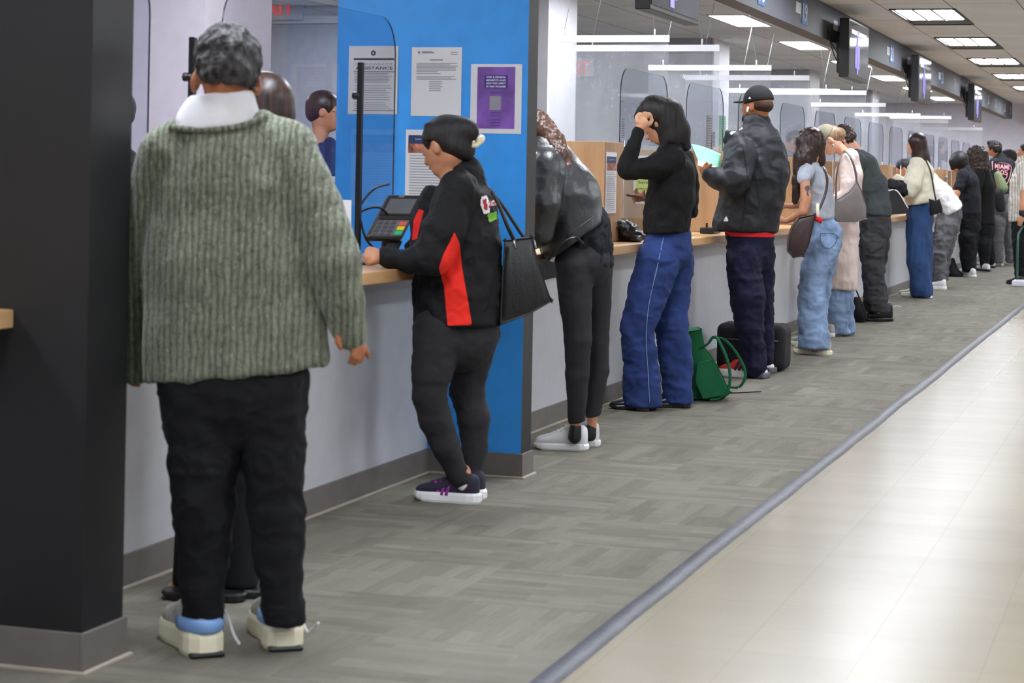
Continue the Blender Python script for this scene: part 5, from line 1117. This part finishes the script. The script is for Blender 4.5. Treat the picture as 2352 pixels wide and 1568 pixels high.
# ---- 12 bob haired woman in black
f = Fig(2224, 636, 2.4)
te = f.T([(2216, 392, 16), (2222, 418, 24), (2228, 455, 23), (2228, 490, 24)], 1.2, 5)+f.T([(2212, 402, 14, -.15), (2204, 428, 11, -.2), (2200, 434, 10, -.2)], 1, 4)+f.Cut(2190, 492, 2256, 492)
pt = f.T([(2227, 485, 24), (2227, 520, 24)], 1.1, 5)+f.T([(2222, 545, 20, -.07), (2222, 590, 16, -.07), (2226, 618, 15, -.07)], 1, 4)+f.T([(2230, 545, 18, .07), (2228, 600, 13, .08), (2228, 618, 13, .08)], 1, 4)+Zcut(.07)
hd = f.head(2198, 377, .205, 82, 34, 0, neck=(2214, 390, 0))
person(f, 'person in black tee and black trousers with a chin length black bob, white sneakers', SK['tan'], hd+f.T([(2202, 430, 8, -.2), (2196, 446, 8, -.22), (2180, 448, 6, -.2)]), [te, pt])
f.build('tee', te, FB['blacktee'], wr=.007, seed=91); f.build('trousers', pt, FB['blacktrouser'], wr=.008, seed=92)
f.build('hair', f.hair_short(.07)+f.T([(2204, 368, 22), (2214, 386, 14)], 1, 6)+f.T([(2190, 372, 10, -.03), (2188, 386, 5, -.03)]), HR['black'], h=.009)
for (a, b) in (((2240, 638), (2198, 634)), ((2232, 632), (2196, 630))): shoe(f, atZ(*a), atZ(*b), SH['white'], SH['sole'], .1, .1, .035)
b_ = Fig(2196, 636, 2.4); o = b_.build('backpack', b_.T([(2188, 596, 5, .1), (2190, 628, 14, .1), (2202, 632, 10, .05)], 1.4)+Zcut(.004), FB['blackcanvas'], parent=None); tag(o, 'dark bag leaning on the counter base beside white sneakers of the bob haired person', 'bag')
# ---- 13 curly haired woman in black
f = Fig(2262, 622, 2.4)
te = f.T([(2254, 392, 18), (2262, 430, 23), (2262, 480, 21), (2262, 520, 24)], 1.2, 5)+f.T([(2248, 402, 13, -.16), (2242, 450, 10, -.2), (2225, 455, 8, -.18)], 1, 4)+f.Cut(2230, 515, 2290, 515)
pt = f.T([(2262, 505, 23), (2262, 535, 22)], 1.1, 5)+f.T([(2260, 560, 17, -.08), (2262, 600, 10, -.08), (2263, 624, 9, -.08)], 1, 4)+f.T([(2268, 560, 16, .08), (2276, 600, 9, .08)], 1, 4)+Zcut(.03)
hd = f.head(2240, 362, .21, 62, 12, 0, neck=(2250, 388, 0))
person(f, 'person all in black with long curly brown hair, beside the black bob', SK['tan'], hd, [te, pt])
f.build('top', te, FB['blackknit'], seed=95); f.build('trousers', pt, FB['blacktrouser'], wr=.008, seed=96)
f.build('hair', f.hair_short(.08)+f.T([(2244, 360, 24), (2252, 388, 19), (2248, 408, 10)], 1, 6), HR['curly'], wr=.02, wf=(26, 26, 26), h=.01)
for (a, b) in (((2284, 616), (2244, 612)), ((2272, 624), (2236, 620))): shoe(f, atZ(*a), atZ(*b), SH['white'], SH['black'], .1, .09, .03)
# ---- 14 man in the MIAMI shirt
f = Fig(2306, 612, 2.2)
te = f.T([(2296, 362, 14), (2300, 385, 26), (2302, 420, 25), (2304, 470, 23)], .9, 5)+f.T([(2284, 376, 14, -.1), (2276, 410, 10, -.14)], 1, 4)+f.T([(2318, 378, 14, .06), (2326, 412, 10, .08)], 1, 4)+f.Cut(2270, 458, 2340, 458)
pt = f.T([(2303, 455, 24), (2304, 485, 24)], .9, 5)+f.T([(2294, 510, 15, -.06), (2290, 560, 13, -.06), (2292, 600, 11, -.06)], 1, 4)+f.T([(2316, 510, 15, .06), (2322, 560, 13, .06), (2322, 602, 12, .06)], 1, 4)+Zcut(.06)
hd = f.head(2282, 342, .215, 62, 0, 0, neck=(2290, 364, 0))
person(f, 'person in black MIAMI tee and grey trousers with a dark fade haircut', SK['tan'], hd+f.T([(2276, 408, 8, -.14), (2270, 440, 7, -.16)])+f.T([(2326, 410, 8, .08), (2328, 450, 7, .1)]), [te, pt])
teo = f.build('tee', te, FB['blacktee'], seed=101, h=.009); f.build('trousers', pt, FB['midgrey'], wr=.011, wf=(9, 12, 9), seed=102)
bv = surf([teo]); PKm = mat('print_pink', (244, 170, 178), .6, var=0)
decal_text('lettering', 'MIAMI', 2285, 375, 2318, 386, bv, PKm, teo, .006, 4); decal_text('lettering', '305', 2289, 388, 2315, 400, bv, PKm, teo, .006, 3)
for pts in ([(2279, 371), (2320, 378), (2321, 400), (2314, 420), (2306, 428)], [(2279, 371), (2280, 390)], [(2292, 402), (2303, 414), (2314, 404), (2303, 399), (2292, 402)]): strap('print_outline', f, pts, 1.6, PKm, teo, .002, bv)
f.build('hair', f.hair_short(.05)+[f.el((0, .1, .42), (.3, .34, .14), kk=.02), f.el((0, -.2, -.5), (.6, .6, .3), '-')], HR['black'], wr=.011, wf=(30, 30, 30), h=.008)
for (a, b) in (((2302, 612), (2270, 604)), ((2330, 610), (2300, 602))): shoe(f, atZ(*a), atZ(*b), SH['beige'], SH['sole'], .1, .09, .04)
o = f.build('backpack', f.T([(2292, 402, 9, -.3), (2303, 432, 13, -.32)], .8), FB['olive'], parent=None); ORG[o.name] = f.org; f.build('lower_pocket', f.T([(2290, 446, 15, -.34), (2298, 476, 12, -.34)], .8), FB['blackcanvas'], parent=o); tag(o, 'olive and black backpack slung behind the person all in black', 'backpack')
# ---- 15 man behind, short curls
f = Fig(2322, 602, 2.2)
te = f.T([(2324, 382, 14), (2328, 420, 18), (2328, 470, 18)], 1.1, 5)+f.Cut(2300, 455, 2350, 455)
pt = f.T([(2328, 450, 17), (2328, 500, 16), (2328, 595, 11)], 1, 5)+Zcut(.03)
hd = f.head(2318, 362, .215, 70, 14, 0, neck=(2322, 380, 0))
person(f, 'person with short black curls partly hidden behind the MIAMI tee', SK['deep'], hd, [te, pt]); f.build('tee', te, FB['white']); f.build('trousers', pt, FB['blacktrouser'])
f.build('hair', f.hair_short(.05)+[f.el((0, .1, .42), (.3, .34, .16), kk=.02)], HR['black'], wr=.012, wf=(34, 34, 34), h=.008)
shoe(f, atZ(2336, 604), atZ(2310, 600), SH['black'], SH['black'])
# ---- 16 man in striped shirt at the right edge
f = Fig(2345, 652, 2.2)
te = f.T([(2356, 372, 20), (2352, 420, 30), (2350, 470, 32), (2350, 530, 32)], .9, 5)+f.T([(2352, 385, 15, -.14), (2354, 430, 12, -.2)], 1, 4)+f.Cut(2300, 508, 2400, 508)
pt = f.T([(2352, 500, 28), (2352, 540, 28)], .9, 5)+f.T([(2346, 560, 20, -.05), (2346, 640, 14, -.05)], 1, 4)+f.T([(2370, 560, 20, .06), (2374, 640, 15, .06)], 1, 4)+Zcut(.06)
hd = f.head(2356, 348, .22, 74, 0, 0, neck=(2354, 372, 0))
person(f, 'person in pale striped shirt with a wristwatch, cut off by the right edge', SK['tan'], hd+f.T([(2354, 430, 10, -.2), (2350, 470, 8, -.24), (2346, 496, 6, -.24)], 1, 3)+hand(f, [[(2344, 500, 6, -.24), (2342, 508, 6, -.24)], [(2341, 508, 3, -.24), (2338, 516, 2, -.23)], [(2344, 510, 3, -.24), (2341, 519, 2, -.23)], [(2347, 510, 3, -.24), (2345, 518, 2, -.23)]], 1), [te, pt])
sm_ = NT('pinstripe_shirt'); wv = sm_.node('ShaderNodeTexWave', wave_type='BANDS', bands_direction='X'); wv.inputs['Scale'].default_value = 12; sm_.link(sm_.co((1, 1, 1), (0, 0, -(YAW-PI/2))), wv.inputs[0]); sm_.link(sm_.ramp(wv.outputs['Fac'], [(.4, lin((214, 208, 198))), (.8, lin((164, 160, 152)))]), sm_.b.inputs['Base Color'])
f.build('striped_shirt', te, sm_.m, wr=.007, seed=111); f.build('trousers', pt, FB['blacktrouser'], wr=.008)
f.build('hair', f.hair_short(.035), HR['black'], h=.008)
f.build('watch', f.T([(2348, 486, 8, -.24), (2348, 492, 8, -.24)]), SH['black'], h=.005)
for (a, b) in (((2352, 655), (2314, 652)), ((2380, 650), (2342, 646))): shoe(f, atZ(*a), atZ(*b), SH['black'], SH['black'], .1, .09, .03)
# ---- stanchion and its panel at the right edge
o = tube('stanchion_frame', [atZ(2336, 655)+EZ*.03, atZ(2336, 655)+EZ*.55, atZ(2340, 655)+EZ*.66+EXn*.1, atZ(2352, 655)+EZ*.74+EXn*.3, atZ(2400, 655)+EZ*.76+EXn*.6], .014, M['green_steel'], None, 10, sm=6); tag(o, 'green bent steel rail rising from a white foot at the right edge', 'rail')
p0 = atZ(2329, 657); box('foot_plate', p0[0]-.1, p0[0]+.3, p0[1]-.75, p0[1]+.02, .0025, .07, M['white'], o, bv=.01)
# ---- green canvas bag with long handles, black holdall, small cord
f = Fig(1625, 916, 3.)
bg = slab_px('tote_bag', f, [(1560, 764), (1611, 756), (1619, 798), (1638, 822), (1660, 864), (1679, 902), (1658, 917), (1580, 917), (1566, 880)], -.12, .1, FB['greencanvas'], None, .02, puff=.012)
slab_px('front_pocket', f, [(1606, 838), (1634, 832), (1656, 880), (1664, 902), (1618, 910), (1604, 880)], -.2, -.16, FB['greencanvas'], bg, .012)
tag(bg, 'green canvas tote bag slumped on the carpet by the flared jeans', 'bag')
for pts in ([(1602, 804, -.12), (1625, 790, -.16), (1640, 772, -.18), (1652, 785, -.2), (1668, 820, -.22), (1677, 862, -.24), (1672, 896, -.24), (1655, 914, -.22), (1630, 918, -.2)],
            [(1638, 776, -.1), (1660, 778, -.05), (1685, 802, -.02), (1705, 835, 0), (1712, 862, 0), (1702, 885, .02), (1686, 890, .02), (1670, 886, 0)]): strap('handle', f, pts, 7, FB['greencanvas'], bg, .004, side=EZ*.3+rt)
slab_px('tag', f, [(1628, 822), (1636, 818), (1640, 834), (1631, 838)], -.12, -.11, mat('tag_teal', (60, 150, 110), .6), bg, .001)
o = tube('cord', [atZ(1674, 905)+EZ*.006, atZ(1710, 903)+EZ*.006, atZ(1748, 901)+EZ*.006], .004, SH['black'], None, 6); tag(o, 'short black cord lying on the carpet in front of the red sneakers', 'cord')
f = Fig(1745, 856, 3.); P0 = atZ(1770, 856)
x0, x1, y0, y1 = P0[0]+.02, P0[0]+.30, float(atZ(1802, 856)[1]), float(atZ(1650, 846)[1])
hb = box('holdall', x0, x1, y0, y1, .004, .30, FB['blackcanvas']); bevel(hb, .05, 4); tag(hb, 'large black holdall on the carpet behind the person in the black cap', 'bag')
for z in (.2,): tube('zip_piping', [(x0-.003, y0+.04, z), (x0-.004, y1-.04, z)], .003, mat('piping_grey', (120, 120, 126), .4), hb, 6)
tube('handle', [(x0-.005, y0+.16, .22), (x0-.02, y0+.18, .33), (x0-.01, (y0+y1)/2, .355), (x0-.02, y1-.2, .33), (x0-.005, y1-.16, .22)], .008, FB['blackcanvas'], hb, 8, sm=5)
tube('zip', [((x0+x1)/2, y0+.05, .302), ((x0+x1)/2, y1-.05, .302)], .004, mat('piping_grey', (120, 120, 126), .4), hb, 6)
# white scrap on carpet
o = tube('paper_scrap', [atZ(2050, 704)+EZ*.004, atZ(2060, 703)+EZ*.004, atZ(2070, 705)+EZ*.004], .003, M['paper'], None, 6); tag(o, 'thin white scrap on the carpet beside the black boots', 'scrap')
# ---- seated clerks behind the glass
def clerk(u, v, D, label, skin, hair, top, yaw, hs=.22, thick=.05):
    f = Fig(u, 700, 3); f.D = D; f.px = D/F; f.h = .009; p = atD(u, v, D); f.org = np.array([p[0], p[1], 0.])
    k = 1/(f.px); q = lambda dv: v+dv*k; ft = q(float(p[2]))
    tp = f.T([(u, q(.21), .065*k), (u, q(.27), .10*k), (u, q(.36), .17*k), (u, q(.75), .16*k)], .65, 8)+f.T([(u-.17*k, q(.3), .06*k), (u-.2*k, q(.6), .05*k, -.05)], 1, 6)+f.T([(u+.17*k, q(.3), .06*k), (u+.2*k, q(.6), .05*k, -.05)], 1, 6)
    pt = f.T([(u, q(.75), .15*k), (u, q(.82), .15*k)], .65, 8)+f.T([(u-.09*k, q(.9), .09*k), (u-.1*k, ft-.1*k, .05*k)])+f.T([(u+.09*k, q(.9), .09*k), (u+.1*k, ft-.1*k, .05*k)])+Zcut(.03)
    hd = f.head(u, v, hs, yaw, 8, 0)
    person(f, label, SK[skin], hd, [tp, pt]); f.build('top', tp, FB[top], wr=.008); f.build('trousers', pt, FB['blacktrouser']); f.build('hair', f.hair_short(thick), HR[hair], h=.007)
    for s_ in (-.1, .1):
        a = f.org+np.array([0, s_, 0]); shoe(f, a-EXn*.08, a+EXn*.19, SH['black'], SH['black'], tongue=False)
    return f
f = clerk(748, 256, 11.6, 'person with dark hair and glasses in a navy top standing behind the acrylic', 'tan', 'dark', 'navytop', -96)
f.build('glasses', [f.sg((.30, 0, .04), (.22, .4, .03), .012, .012, .001), f.sg((.22, .42, .03), (-.22, .42, .03), .012, .012, .001)], SH['black'], h=.003)
clerk(1824, 325, 21.5, 'person in a dark top standing behind the acrylic between cap and long hair', 'tan', 'black', 'navytop', 60)
clerk(272, 262, 10.2, 'person in a dark top standing behind the edge of the black wall fin', 'fair', 'black', 'blacktee', 20)
